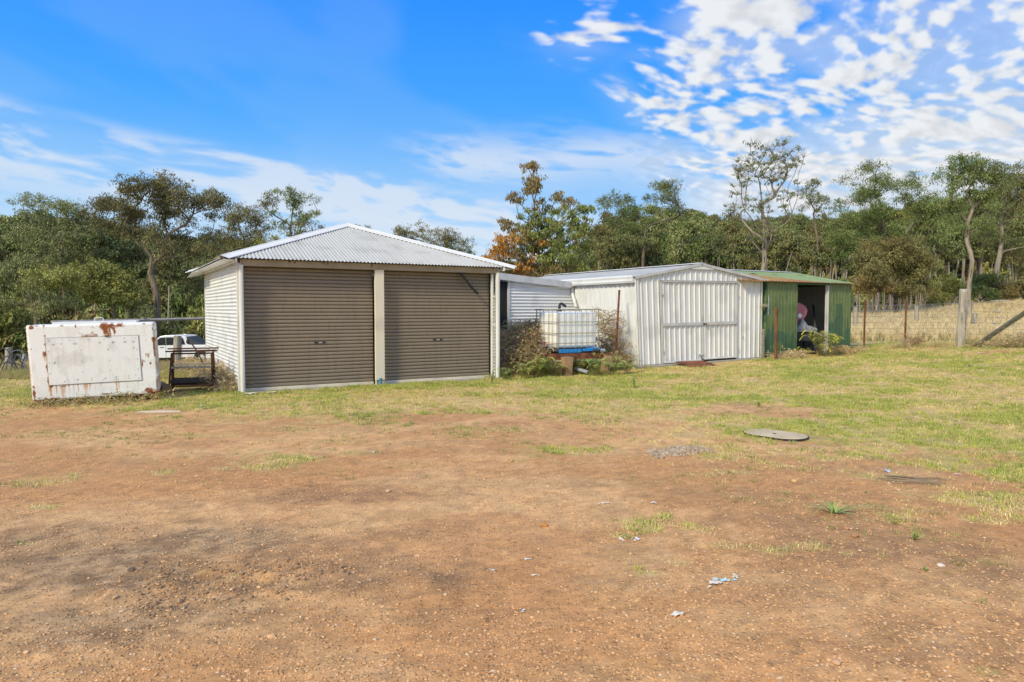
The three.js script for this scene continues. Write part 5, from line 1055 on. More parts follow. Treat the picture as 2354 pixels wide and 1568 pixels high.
  flat(2255, 843, 0.06, [0.86, 0.87, 0.85], 'white_cup', 'white plastic piece lying in the grass near the right fence', 'plastic piece', 0.03, 2);
  flat(2048, 1087, 0.05, [0.58, 0.66, 0.72], 'plastic_scrap', 'pale blue plastic strip by the dry sticks in the right grass', 'plastic scrap');
  flat(2212, 1093, 0.03, [0.80, 0.74, 0.66], 'flat_stone', 'small pale stone in the grass near the right edge', 'stone');
  flat(458, 935, 0.12, [0.72, 0.66, 0.52], 'flat_stone', 'flat pale stone in the grass before the garage corner', 'stone', 0.01, 0.4);
  flat(570, 909, 0.15, [0.74, 0.70, 0.62], 'flat_stone', 'flat grey concrete chip at the foot of the left roller door', 'stone', 0.02, 0.5);
  flat(620, 906, 0.12, [0.70, 0.64, 0.54], 'flat_stone', 'broken concrete piece under the left roller door', 'stone', 0.02, 0.5);
  const rock = (x, y, s, col, label) => { const g0 = p(x, y), o = tag(part('stone', lg, mat(col, 1), scene), label, 'stone'); o.position.set(g0.x, groundY(g0.x, -g0.z) + s * 0.3, g0.z); o.scale.set(s * 1.2, s, s); o.rotation.y = x; return o; };
  rock(890, 1138, 0.022, [0.58, 0.42, 0.24], 'tan stone on the dark damp dirt left of the yard centre');
  rock(1253, 1215, 0.024, [0.55, 0.24, 0.06], 'orange stone on the gravel in the middle of the yard');
  rock(288, 1320, 0.022, [0.15, 0.105, 0.065], 'dark clod lying alone on the soil in the left foreground');
  rock(1833, 1113, 0.026, [0.62, 0.42, 0.16], 'yellowish stone on the dirt above the spiky plant');
  rock(1958, 1227, 0.020, [0.46, 0.25, 0.12], 'reddish stone on the dirt left of and below the spiky plant');
  rock(1977, 1245, 0.024, [0.42, 0.22, 0.11], 'brown stone just below the reddish one near the spiky plant');
  rock(2232, 862, 0.05, [0.06, 0.055, 0.05], 'black lump in the grass near the right fence');
  rock(1940, 1543, 0.018, [0.60, 0.36, 0.20], 'pinkish stone at the bottom edge of the yard');
  rock(2180, 1312, 0.018, [0.70, 0.62, 0.52], 'small pale round stone at the right of the yard');
  // dry sticks
  const sk = p(2085, 1105), sticks = thing('stick_pile', 'loose pile of dry grey sticks in the grass at the right', 'sticks', [sk.x, groundY(sk.x, -sk.z), sk.z]);
  for (let i = 0; i < 16; i++) { const x0 = -0.28 + 0.2 * r(), z0 = -0.10 + 0.25 * r(); part('stick', [rod(V(x0, 0.008 + 0.03 * r(), z0), V(x0 + 0.35 + 0.2 * r(), 0.012 + 0.02 * r(), z0 + 0.05 + 0.14 * r()), 0.005, 0.003, 5)], mat([0.30, 0.23, 0.15], 0.95), sticks); }
}
// ---- plants: spiky clump, ferns, brambles, weeds
function strip(pts, w0, w1, nrm) {  // a leaf blade along points
  const pos = [];
  for (let i = 0; i + 1 < pts.length; i++) {
    const a = pts[i], b = pts[i + 1], t = b.clone().sub(a).normalize(), s = t.clone().cross(nrm).normalize(), k0 = i / (pts.length - 1), k1 = (i + 1) / (pts.length - 1), wa = lerp(w0, w1, k0), wb = lerp(w0, w1, k1);
    const A = a.clone().addScaledVector(s, wa), B = a.clone().addScaledVector(s, -wa), C = b.clone().addScaledVector(s, wb), E = b.clone().addScaledVector(s, -wb);
    pos.push(...A.toArray(), ...B.toArray(), ...C.toArray(), ...B.toArray(), ...E.toArray(), ...C.toArray());
  }
  const g = new THREE.BufferGeometry(); g.setAttribute('position', new THREE.Float32BufferAttribute(pos, 3)); g.computeVertexNormals(); return prep(g);
}
function paint(g, c) { const n = g.attributes.position.count, a = new Float32Array(n * 3); for (let i = 0; i < n; i++) a.set(c, i * 3); g.setAttribute('color', new THREE.BufferAttribute(a, 3)); return g; }
const LEAFM = new THREE.MeshPhysicalMaterial({ vertexColors: true, roughness: 0.9, transmission: 0.25, thickness: 0, side: THREE.DoubleSide });
const LEAFV = new THREE.MeshStandardMaterial({ vertexColors: true, roughness: 0.9, side: THREE.DoubleSide });
const TWIG = new THREE.MeshStandardMaterial({ vertexColors: true, roughness: 1, side: THREE.DoubleSide });
function arch(r, a, len, rise, drop, n = 6, base = V(0, 0, 0)) { const o = []; for (let i = 0; i <= n; i++) { const k = i / n, q = len * k; o.push(V(base.x + Math.cos(a) * q, base.y + rise * Math.sin(k * Math.PI * 0.62) - drop * k * k, base.z + Math.sin(a) * q)); } return o; }
{
  const r = rng(91), d = EYE * FOC / (1186 - 712), x = (1928 - CX) / FOC * d;
  const t = thing('spiky_plant', 'green strap-leaved clump sprawling on the dark dirt at the right of the yard', 'plant', [x, groundY(x, d), -d]);
  for (let i = 0; i < 30; i++) { const a = i < 26 ? r() * 6.28 : r() * 0.5 - 0.3, L = (i < 26 ? 0.16 + 0.15 * r() : 0.34 + 0.14 * r()); part('leaf', paint(strip(arch(r, a, L * 1.1, 0.07 + 0.05 * r(), 0.065 + 0.03 * r(), 7), 0.0075, 0.001, V(0, 1, 0)), mix3([0.20, 0.32, 0.06], [0.46, 0.56, 0.17], r())), LEAFM, t); }
  // low weeds
  for (const [px, py, s, l] of [[2118, 1248, 0.07, 'leafy green weed on the dark dirt right of the spiky plant'], [1748, 936, 0.10, 'bright green weed on the bare patch above the pit cover'], [1131, 886, 0.16, 'upright green weed at the foot of the garage right post'], [2000, 1140, 0.03, 'small green seedling above the spiky plant'], [1459, 895, 0.16, 'wispy green weed standing in the lawn before the white shed'], [2068, 1213, 0.035, 'small round-leaved weed at the right of the spiky plant'], [2145, 1325, 0.035, 'bright small weed on the dirt at the lower right']]) {
    const dd = EYE * FOC / (py - 712), xx = (px - CX) / FOC * dd, w = thing('weed', l, 'weed', [xx, groundY(xx, dd), -dd]), tall = py < 900, g = [];
    for (let i = 0; i < 16; i++) g.push(paint(strip(arch(r, r() * 6.28, s * (tall ? 0.35 : 0.7) * (0.5 + r()), s * (tall ? 1.9 : 0.8) * (0.6 + 0.6 * r()), s * 0.2, 4), s * (tall ? 0.035 : 0.09), 0.001, V(0.2, 1, 0.1)), mix3([0.13, 0.22, 0.03], [0.34, 0.42, 0.07], r())));
    tag(part('foliage', g, LEAFM, w), null, null, null, 'stuff');
  }
}
// a fern: arching fronds with paired leaflets
function fern(name, label, p, n, L, rise, drop, cols, seed, group) {
  const r = rng(seed), t = thing(name, label, 'fern', p, 0, group);
  for (let i = 0; i < n; i++) {
    const a = r() * 6.28, len = L * (0.6 + 0.5 * r()), ax = arch(r, a, len * 0.8, rise * (0.6 + 0.6 * r()), drop * (0.5 + r()), 12, V((r() - 0.5) * L * 0.4, 0, (r() - 0.5) * L * 0.4)), col = mix3(cols[0], cols[1], r()), g = [paint(strip(ax, 0.005, 0.002, V(0, 1, 0)), [0.2, 0.16, 0.05])];
    for (let k = 2; k < 12; k++) { const c = ax[k], tan = ax[k].clone().sub(ax[k - 1]).normalize(), side = tan.clone().cross(V(0, 1, 0)).normalize(), w = len * 0.26 * Math.sin(Math.PI * (0.12 + 0.85 * (1 - k / 12.5)));
      for (const s of [-1, 1]) for (const h of [0, 0.5]) { const o = c.clone().addScaledVector(tan, -h * len * 0.07), e = o.clone().addScaledVector(side, s * w).addScaledVector(tan, w * 0.35); e.y -= w * 0.15; g.push(paint(strip([o, o.clone().lerp(e, 0.5), e], len * 0.026, 0.0015, V(0, 1, 0)), col.map((q) => q * (0.85 + 0.3 * r())))); } }
    part('frond', g, LEAFM, t);
  }
  return t;
}
{
  const lime = [[0.44, 0.50, 0.04], [0.78, 0.74, 0.06]], gre = [[0.30, 0.44, 0.05], [0.64, 0.72, 0.09]];
  let q = P(1880, 818, 20.7); fern('fern', 'yellow-green fern growing in the doorway of the green shed', [q.x + 0.1, 0.22, q.z], 26, 0.70, 0.80, 0.30, lime, 101);
  q = P(1848, 815, 20.5); fern('fern', 'small pale fern at the foot of the left green panel', [q.x, 0.22, q.z], 9, 0.35, 0.28, 0.12, lime, 102);
  q = P(1905, 815, 20.6); fern('fern', 'orange-brown dying fern at the green shed door jamb', [q.x + 0.1, 0.24, q.z], 7, 0.42, 0.4, 0.2, [[0.50, 0.30, 0.07], [0.66, 0.42, 0.10]], 103);
  const S = [[1235, 852, 16.1, 0.55, 'bright green fern left of the tank stump, beside the brown bramble'], [1262, 850, 16.3, 0.55, 'bright green fern close to the left side of the tank stump'], [1205, 858, 15.9, 0.40, 'low green fern between the garage post and the tank stump'], [1372, 850, 16.3, 0.55, 'green fern under the right half of the water tank'], [1405, 858, 16.4, 0.50, 'dull green fern at the foot of the rusty bar'], [1330, 846, 16.7, 0.40, 'small leafy fern in the shade just right of the tank stump'], [1440, 856, 16.8, 0.42, 'green fern in front of the white shed corner'], [1160, 866, 15.7, 0.30, 'tiny bright fern beside the garage right post']];
  S.forEach(([px, py, d, L, l], i) => { const g = G(px, d - 0.25); fern('fern', l, [g.x, g.y, g.z], 15, L * 0.85, L * 0.95, L * 0.22, gre, 110 + i); });
}
// a bramble heap: many thin arching canes and dry leaves
function bramble(name, label, cat, blobs, seed, n, cane, leaf, leafShare) {
  const r = rng(seed), t = thing(name, label, cat, [0, 0, 0]), canes = [], leaves = [];
  const tot = blobs.reduce((a, b) => a + b[3] * b[4], 0);
  for (const [cx, cy, cz, rx, ry, rz = rx] of blobs) {
    const m = Math.round(n * rx * ry / tot);
    for (let i = 0; i < m; i++) {
      const a = r() * 6.28, b = r() * 6.28, q = Math.sqrt(r()), x = cx + Math.cos(a) * rx * q, z = cz + Math.sin(a) * rz * q, y = cy + ry * (2 * r() - 1) * Math.sqrt(Math.max(0, 1 - q * q * 0.8)), L = 0.22 + 0.35 * r(), up = (r() - 0.25) * L * 0.7;
      const p0 = V(x, Math.max(y, gy(x, -z)), z), p2 = V(x + Math.cos(b) * L, Math.max(y + up - 0.1 * L, gy(x, -z)), z + Math.sin(b) * L), p1 = p0.clone().lerp(p2, 0.5).add(V(0, 0.18 * L, 0));
      const col = mix3(cane[0], cane[1], r());
      canes.push(paint(strip([p0, p1, p2], 0.0045, 0.002, V(Math.sin(b), 0.4, -Math.cos(b))), col));
      const nl = 3 + (r() * 4 | 0), green = r() < leafShare;
      for (let k = 0; k < nl; k++) {
        const o = p0.clone().lerp(p2, 0.25 + 0.75 * r()).add(V(0, 0.12 * L, 0)), dir = V(r() - 0.5, r() - 0.6, r() - 0.5).normalize(), l = 0.035 + 0.05 * r();
        leaves.push(paint(strip([o, o.clone().addScaledVector(dir, l * 0.5), o.clone().addScaledVector(dir, l)], l * 0.2, 0.001, V(r() - 0.5, r(), r() - 0.5)), green ? mix3(leaf[0], leaf[1], r()) : mix3(cane[0], cane[1], 0.3 + 0.7 * r()).map((v) => v * 1.05)));
      }
    }
  }
  tag(part('canes', canes, TWIG, t), null, null, null, 'stuff');
  tag(part('foliage', leaves, LEAFV, t), null, null, null, 'stuff');
  return t;
}
{
  const B = (px, py, d, rx, ry) => { const p = P(px, py, d); return [p.x, p.y, p.z, rx, ry]; };
  const brown = [[0.20, 0.125, 0.065], [0.56, 0.40, 0.24]], olive = [[0.19, 0.20, 0.045], [0.42, 0.42, 0.10]];
  bramble('bramble', 'big heap of dry brown bramble between the garage post and the water tank', 'bramble', [B(1178, 800, 17.2, 0.42, 0.45), B(1195, 820, 16.8, 0.50, 0.40), B(1215, 770, 17.4, 0.35, 0.35), B(1170, 845, 16.6, 0.40, 0.28), B(1225, 830, 16.7, 0.42, 0.35), B(1205, 790, 17.0, 0.42, 0.40), B(1190, 790, 18.2, 0.5, 0.45), B(1232, 757, 17.6, 0.22, 0.2)], 131, 3600, brown, olive, 0.34);
  bramble('bramble', 'twiggy brown bramble between the water tank and the white shed wall', 'bramble', [B(1398, 780, 18.0, 0.15, 0.42), B(1408, 808, 17.9, 0.20, 0.36), B(1420, 834, 17.7, 0.24, 0.22), B(1396, 836, 17.4, 0.24, 0.22), B(1397, 738, 18.2, 0.13, 0.25), B(1350, 840, 17.6, 0.5, 0.22)], 132, 1100, brown, olive, 0.36);
  bramble('dry_weeds', 'tangle of dry weeds along the left wall of the garage', 'weeds', [B(512, 876, 13.6, 0.16, 0.16), B(500, 868, 14.1, 0.18, 0.2), B(528, 892, 13.2, 0.13, 0.10), B(488, 856, 14.9, 0.2, 0.18), B(462, 842, 16.4, 0.35, 0.14)], 133, 620, [[0.30, 0.20, 0.10], [0.66, 0.52, 0.31]], olive, 0.1);
  bramble('dry_weeds', 'dry grassy weeds along the foot of the left green panel', 'weeds', [B(1805, 824, 20.1, 0.26, 0.07), B(1832, 818, 20.2, 0.18, 0.09)], 134, 200, [[0.34, 0.24, 0.11], [0.72, 0.56, 0.32]], olive, 0.12);
  bramble('dry_weeds', 'dry weeds at the foot of the right green panel', 'weeds', [B(1935, 813, 21.5, 0.26, 0.08), B(1956, 810, 22.0, 0.2, 0.08)], 135, 200, [[0.32, 0.20, 0.10], [0.66, 0.48, 0.27]], olive, 0.15);
  bramble('dry_weeds', 'brown scrubby weeds under the slanting fence brace', 'weeds', [B(2300, 793, 20.4, 0.40, 0.07), B(2345, 785, 20.1, 0.40, 0.13), B(2250, 798, 20.9, 0.2, 0.04), B(2400, 778, 19.8, 0.4, 0.2)], 136, 420, [[0.26, 0.18, 0.09], [0.55, 0.42, 0.24]], olive, 0.15);
  bramble('dry_weeds', 'small brown weed clump right of the middle fence picket', 'weeds', [B(2098, 787, 22.6, 0.16, 0.12)], 137, 120, brown, olive, 0.1);
  bramble('dry_weeds', 'flattened dry grass and weeds under the front edge of the white box', 'weeds', [B(120, 940, 11.2, 0.3, 0.02), B(200, 934, 11.4, 0.35, 0.02), B(290, 924, 11.7, 0.35, 0.02), B(345, 916, 12.0, 0.2, 0.03)], 138, 130, [[0.22, 0.16, 0.08], [0.50, 0.40, 0.20]], olive, 0.35);
}

{ // longer grass left standing along walls, posts and the fence line
  const r = rng(141), list = [];
  const along = (x0, d0, x1, d1, n, w, h, dry) => { for (let i = 0; i < n; i++) { const k = r(), x = lerp(x0, x1, k) + (r() - 0.5) * w, d = lerp(d0, d1, k) + (r() - 0.5) * w, t = r(); if (r() < smooth(0.4, 0.6, fbm(x * 2.2, d * 2.2, 2, 142)) * 0.8) list.push({ x, y: groundY(x, d), z: -d, ry: r() * 6.28, s: h * (0.4 + 0.8 * r()), c: r() < dry ? mix3([0.44, 0.33, 0.14], [0.86, 0.70, 0.40], t) : mix3([0.20, 0.26, 0.04], [0.46, 0.50, 0.10], t) }); } };
  along(11.3, 22.9, 14.2, 21.6, 420, 0.35, 0.30, 0.75); along(14.2, 21.4, 17.2, 19.6, 420, 0.4, 0.36, 0.8); along(-5.4, 12.9, -8.0, 17.5, 300, 0.35, 0.28, 0.7); along(-8.0, 11.2, -6.2, 12.1, 160, 0.25, 0.16, 0.6);
  along(3.1, 17.6, 3.7, 17.9, 50, 0.2, 0.2, 0.5); along(7.6, 19.9, 9.0, 20.7, 170, 0.35, 0.30, 0.8); along(10.1, 21.3, 11.4, 22.1, 170, 0.3, 0.28, 0.75); along(-0.5, 15.7, 3.0, 17.2, 260, 0.5, 0.2, 0.4); along(-5.1, 12.9, -0.4, 15.7, 120, 0.12, 0.10, 0.5); along(12.5, 21.5, 15.5, 20.2, 200, 0.8, 0.22, 0.7);
  instanced('long_grass', tuft(6, 14, 1.0, 0.010, 0.18, 0.75, 3), BLADE, list, 'longer unmown grass standing along the walls and the fence line', 'grass');
}

// ---------------------------------------------------------------- trees
function bough(path, radii, sides) {   // tapering tube along a path, uv in metres
  const pos = [], nor = [], uv = [], n = path.length;
  let ref = V(1, 0, 0.01), len = 0, prev;
  for (let i = 0; i < n; i++) {
    const t = path[Math.min(i + 1, n - 1)].clone().sub(path[Math.max(i - 1, 0)]).normalize();
    const a = ref.clone().addScaledVector(t, -ref.dot(t)); if (a.lengthSq() < 1e-6) a.set(t.z, 0, -t.x); a.normalize(); const b = t.clone().cross(a); ref = a;
    if (i) len += path[i].distanceTo(path[i - 1]);
    const ring = [];
    for (let k = 0; k <= sides; k++) { const th = 6.2832 * k / sides, d = a.clone().multiplyScalar(Math.cos(th)).addScaledVector(b, Math.sin(th)); ring.push([path[i].clone().addScaledVector(d, radii[i]), d, k / sides * 0.5, len * 0.5]); }
    if (prev) for (let k = 0; k < sides; k++) for (const q of [prev[k], prev[k + 1], ring[k + 1], prev[k], ring[k + 1], ring[k]]) { pos.push(q[0].x, q[0].y, q[0].z); nor.push(q[1].x, q[1].y, q[1].z); uv.push(q[2], q[3]); }
    prev = ring;
  }
  const g = new THREE.BufferGeometry();
  g.setAttribute('position', new THREE.Float32BufferAttribute(pos, 3)); g.setAttribute('normal', new THREE.Float32BufferAttribute(nor, 3)); g.setAttribute('uv', new THREE.Float32BufferAttribute(uv, 2));
  return g;
}
// trunk: points from the root up; blobs: [centre, rx, ry, colours, leaves]
function growTree(r, trunk, blobs, o) {
  const nodes = trunk.map((p, i) => ({ p, par: i - 1, kids: [], path: i }));
  nodes.forEach((n, i) => i && nodes[i - 1].kids.push(i));
  const first = Math.max(1, Math.floor(trunk.length * (o.fork ?? 0.5))), hub = trunk[first];
  const order = blobs.map((b, i) => i).sort((i, j) => blobs[i].c.distanceTo(hub) - blobs[j].c.distanceTo(hub));
  for (const bi of order) {
    const c = blobs[bi].c;
    let best = first, cost = 1e9;
    for (let i = first; i < nodes.length; i++) { const q = nodes[i].p, d = q.distanceTo(c), up = c.y - q.y, k = d * 1.0 + 1.1 * Math.max(0, (o.steep ?? 0.35) * d - up) + 0.10 * nodes[i].path; if (k < cost) { cost = k; best = i; } }
    const a = nodes[best].p, d = a.distanceTo(c), k = Math.max(2, Math.ceil(d / (o.step ?? 0.6))), dirP = best ? a.clone().sub(nodes[nodes[best].par].p).normalize() : V(0, 1, 0);
    const c1 = a.clone().addScaledVector(dirP, d * 0.30).addScaledVector(c.clone().sub(a), 0.12), c2 = c.clone().add(V(0, -0.22 * d, 0)).lerp(a, 0.12);
    let last = best;
    for (let s = 1; s <= k; s++) {
      const t = s / k, u = 1 - t, p = V(0, 0, 0).addScaledVector(a, u * u * u).addScaledVector(c1, 3 * u * u * t).addScaledVector(c2, 3 * u * t * t).addScaledVector(c, t * t * t);
      if (s < k) p.add(V((r() - 0.5), (r() - 0.5) * 0.6, (r() - 0.5)).multiplyScalar(0.10 * Math.min(1.6, d / k) * (o.gnarl ?? 1)));
      nodes.push({ p, par: last, kids: [], path: nodes[last].path + 1 }); nodes[last].kids.push(nodes.length - 1); last = nodes.length - 1;
    }
  }
  const pw = 2.35, tip = 0.014;
  for (let i = nodes.length - 1; i >= 0; i--) { const n = nodes[i]; n.r = n.kids.length ? Math.pow(n.kids.reduce((s, k) => s + Math.pow(nodes[k].r, pw), 0), 1 / pw) * 1.01 : tip; }
  const f = o.r0 / nodes[0].r; nodes.forEach((n, i) => { n.r = Math.max(tip * 0.8, n.r * lerp(1, f, Math.pow(n.r / nodes[0].r, 0.5))); });
  const wood = [];
  const chain = (start, par) => {
    const path = par >= 0 ? [nodes[par].p] : [], rad = par >= 0 ? [Math.min(nodes[par].r, nodes[start].r * 1.25)] : [];
    let i = start; const side = [];
    while (true) { path.push(nodes[i].p); rad.push(nodes[i].r); const ks = nodes[i].kids; if (!ks.length) break; let m = ks[0]; for (const k of ks) if (nodes[k].r > nodes[m].r) m = k; for (const k of ks) if (k !== m) side.push([k, i]); i = m; }
    if (par < 0) { rad[0] *= 1.35; }
    wood.push(bough(path, rad, rad[Math.min(1, rad.length - 1)] > 0.09 ? 8 : rad[0] > 0.035 ? 5 : 3));
    for (const [k, p] of side) chain(k, p);
  };
  chain(0, -1);
  // twigs and leaves
  const pos = [], col = [], L = o.leaf ?? 0.165, Wd = o.leafW ?? 0.30;
  for (const b of blobs) {
    const tw = o.twigs ?? 5, ends = [];
    for (let i = 0; i < tw; i++) {
      const a = r() * 6.28, h = o.twigUp ? 0.15 + 0.75 * r() : r() * 2 - 0.7, q = Math.sqrt(Math.max(0, 1 - Math.min(1, h * h))), e = b.c.clone().add(V(Math.cos(a) * q * b.rx, h * b.ry, Math.sin(a) * q * b.rx).multiplyScalar(o.twigUp ? 0.7 + 0.9 * r() : 0.6 + 0.4 * r()));
      const mid = b.c.clone().lerp(e, 0.5).add(V((r() - 0.5) * 0.1, 0.06, (r() - 0.5) * 0.1));
      wood.push(bough([b.c, mid, e], [tip * 0.9, tip * 0.65, tip * 0.3], 3)); ends.push(mid, e);
    }
    const n = Math.round((b.n ?? o.leaves ?? 100) * (o.more ?? 2.1)), tint = 0.82 + 0.36 * r(), base = mix3(b.cols[0], b.cols[1], r());
    const nc = Math.max(3, Math.round(n / 11)), cl = [];
    for (let i = 0; i < nc; i++) {
      if (i < ends.length && r() < 0.75) { cl.push(ends[i]); continue; }
      const a = r() * 6.28, h = r() * 2 - 1, q = Math.sqrt(1 - h * h), R = Math.pow(r(), 0.45);
      cl.push(b.c.clone().add(V(Math.cos(a) * q * b.rx * R, h * b.ry * R, Math.sin(a) * q * b.rx * R)));
    }
    for (let i = 0; i < n; i++) {
      const c = cl[(r() * nc) | 0], s = o.clump ?? 0.26, p = c.clone().add(V((r() + r() - 1) * s, (r() + r() - 1) * s * 0.7, (r() + r() - 1) * s));
      const dir = V(r() - 0.5, (r() - 0.5) - (o.droop ?? 0.5), r() - 0.5).normalize(), sd = V(r() - 0.5, (r() - 0.5) * 0.6, r() - 0.5); sd.addScaledVector(dir, -sd.dot(dir)).normalize();
      const l = L * (0.6 + 0.8 * r()), w = l * Wd * 0.5, m = p.clone().addScaledVector(dir, l * 0.45), e = p.clone().addScaledVector(dir, l), A = m.clone().addScaledVector(sd, w), B = m.clone().addScaledVector(sd, -w);
      pos.push(p.x, p.y, p.z, A.x, A.y, A.z, e.x, e.y, e.z, p.x, p.y, p.z, e.x, e.y, e.z, B.x, B.y, B.z);
      const k = tint * (0.84 + 0.32 * r()), cc = mix3(base, mix3(b.cols[0], b.cols[1], r()), 0.5);
      for (let q = 0; q < 6; q++) col.push(cc[0] * k, cc[1] * k, cc[2] * k);
    }
  }
  const leaves = new THREE.BufferGeometry();
  leaves.setAttribute('position', new THREE.Float32BufferAttribute(pos, 3)); leaves.setAttribute('color', new THREE.Float32BufferAttribute(col, 3)); leaves.computeVertexNormals();
  return { wood: merge(wood), leaves: prep(leaves) };
}
const BARK = {
  grey: mat([0.40, 0.335, 0.265], 0.95, 0, { map: WOOD }), dark: mat([0.17, 0.14, 0.105], 0.95, 0, { map: WOOD }),
  pale: mat([0.58, 0.525, 0.45], 0.9, 0, { map: WOOD }), brown: mat([0.20, 0.145, 0.095], 0.95, 0, { map: WOOD }),
};
const COL = {
  olive: [[0.156, 0.148, 0.047], [0.296, 0.271, 0.103]], grey: [[0.183, 0.208, 0.072], [0.353, 0.372, 0.141]], green: [[0.102, 0.148, 0.036], [0.215, 0.276, 0.078]],
  lime: [[0.241, 0.249, 0.055], [0.407, 0.407, 0.114]], dark: [[0.110, 0.137, 0.046], [0.217, 0.241, 0.086]], orange: [[0.391, 0.186, 0.037], [0.660, 0.329, 0.069]], rust: [[0.175, 0.141, 0.043], [0.323, 0.236, 0.081]],
  leafgreen: [[0.127, 0.175, 0.035], [0.283, 0.319, 0.077]], umber: [[0.121, 0.115, 0.041], [0.248, 0.222, 0.091]],
};
// a tree set down from where its trunk and the masses of its crown show: [px, py, rx, ry, count, colours]
function hero(name, label, o) {
  const r = rng(o.seed), d = o.d, root = G(o.trunk[0][0], d), k = d / FOC, t = thing(name, label, 'tree', root);
  const tr = [V(0, -0.2, 0)];
  o.trunk.forEach(([px, py], i) => { if (i) { const p = P(px, py, d).sub(root); p.z += (r() - 0.5) * 0.5; tr.push(p); } });
  const fine = [tr[0]]; for (let i = 1; i < tr.length; i++) for (let s = 1; s <= 3; s++) fine.push(tr[i - 1].clone().lerp(tr[i], s / 3).add(V((r() - 0.5) * 0.06, 0, (r() - 0.5) * 0.06)));
  const blobs = [], all = o.crown.reduce((a, c) => [Math.min(a[0], c[0] - c[2]), Math.max(a[1], c[0] + c[2])], [1e9, -1e9]), depth = (all[1] - all[0]) * k * 0.42;
  for (const [px, py, rx, ry, n, c] of o.crown) {
    for (let i = 0; i < n; i++) {
      const a = r() * 6.28, q = Math.pow(r(), 0.5) * 0.92, p = P(px + Math.cos(a) * q * rx, py + Math.sin(a) * q * ry, d).sub(root);
      const off = (r() + r() - 1) * depth * Math.sqrt(1 - Math.min(0.9, Math.pow((px + Math.cos(a) * q * rx - (all[0] + all[1]) / 2) / (all[1] - all[0]) * 2, 2)));
      p.z += off;
      const s = (o.blob ?? 0.72) * (0.75 + 0.5 * r());
      blobs.push({ c: p, rx: s, ry: s * (o.flat ?? 0.62), cols: COL[c ?? o.cols] });
    }
  }
  const g = growTree(r, fine, blobs, o);
  part('trunk', g.wood, BARK[o.bark ?? 'grey'], t);
  part('crown', g.leaves, LEAFV, t);
  return t;
}
hero('eucalypt_tree', 'spreading olive-brown gum tree with forked trunk, tallest behind the white box', { seed: 201, d: 46, trunk: [[368, 735], [361, 690], [352, 650], [345, 628]], r0: 0.40, cols: 'umber', bark: 'grey', fork: 0.45, leaves: 220, blob: 0.85, crown: [[400, 440, 85, 32, 14], [335, 468, 60, 34, 9], [482, 462, 24, 20, 4], [250, 490, 36, 34, 6], [300, 520, 62, 34, 8], [385, 505, 70, 40, 7], [415, 555, 85, 28, 9], [275, 470, 30, 24, 4], [350, 440, 40, 24, 5], [425, 480, 50, 24, 5]] });
hero('eucalypt_tree', 'grey-green gum tree at the far left, round loose crown', { seed: 202, d: 54, trunk: [[92, 735], [90, 660], [96, 580], [104, 545]], r0: 0.26, cols: 'grey', leaves: 200, blob: 1.0, crown: [[130, 505, 70, 50, 15], [55, 560, 60, 60, 12], [195, 525, 50, 40, 9], [150, 590, 90, 45, 14], [105, 462, 40, 14, 4]] });
hero('eucalypt_tree', 'dark brownish gum tree rising between the spreading gum and the garage roof', { seed: 203, d: 60, trunk: [[538, 720], [532, 620], [538, 560]], r0: 0.24, cols: 'olive', leaves: 190, blob: 1.0, crown: [[540, 505, 55, 32, 12], [590, 530, 40, 40, 9], [500, 540, 40, 40, 9], [555, 570, 70, 35, 12]] });
hero('eucalypt_tree', 'airy sparse gum tree behind the left slope of the garage roof', { seed: 204, d: 58, trunk: [[668, 720], [668, 600], [668, 520], [672, 480]], r0: 0.20, cols: 'olive', leaves: 120, blob: 0.75, fork: 0.5, crown: [[665, 458, 46, 20, 8, 'leafgreen'], [702, 480, 30, 32, 6, 'leafgreen'], [610, 468, 22, 22, 4], [655, 520, 52, 34, 8, 'leafgreen'], [715, 520, 24, 18, 4], [640, 560, 52, 22, 6, 'lime']] });
hero('eucalypt_tree', 'dark round-crowned tree showing over the right slope of the garage roof', { seed: 205, d: 70, trunk: [[1010, 700], [1012, 620], [1010, 590]], r0: 0.24, cols: 'olive', leaves: 170, blob: 1.0, crown: [[960, 545, 50, 18, 8], [1010, 545, 40, 25, 9], [1055, 560, 42, 30, 9, 'dark'], [1005, 590, 80, 25, 10, 'dark'], [925, 532, 18, 10, 2]] });
hero('eucalypt_tree', 'small tree tip just clearing the garage roof peak', { seed: 206, d: 76, trunk: [[815, 700], [815, 600], [812, 560]], r0: 0.2, cols: 'lime', leaves: 150, blob: 0.9, crown: [[815, 528, 28, 9, 5, 'olive'], [790, 545, 60, 14, 6, 'olive']] });
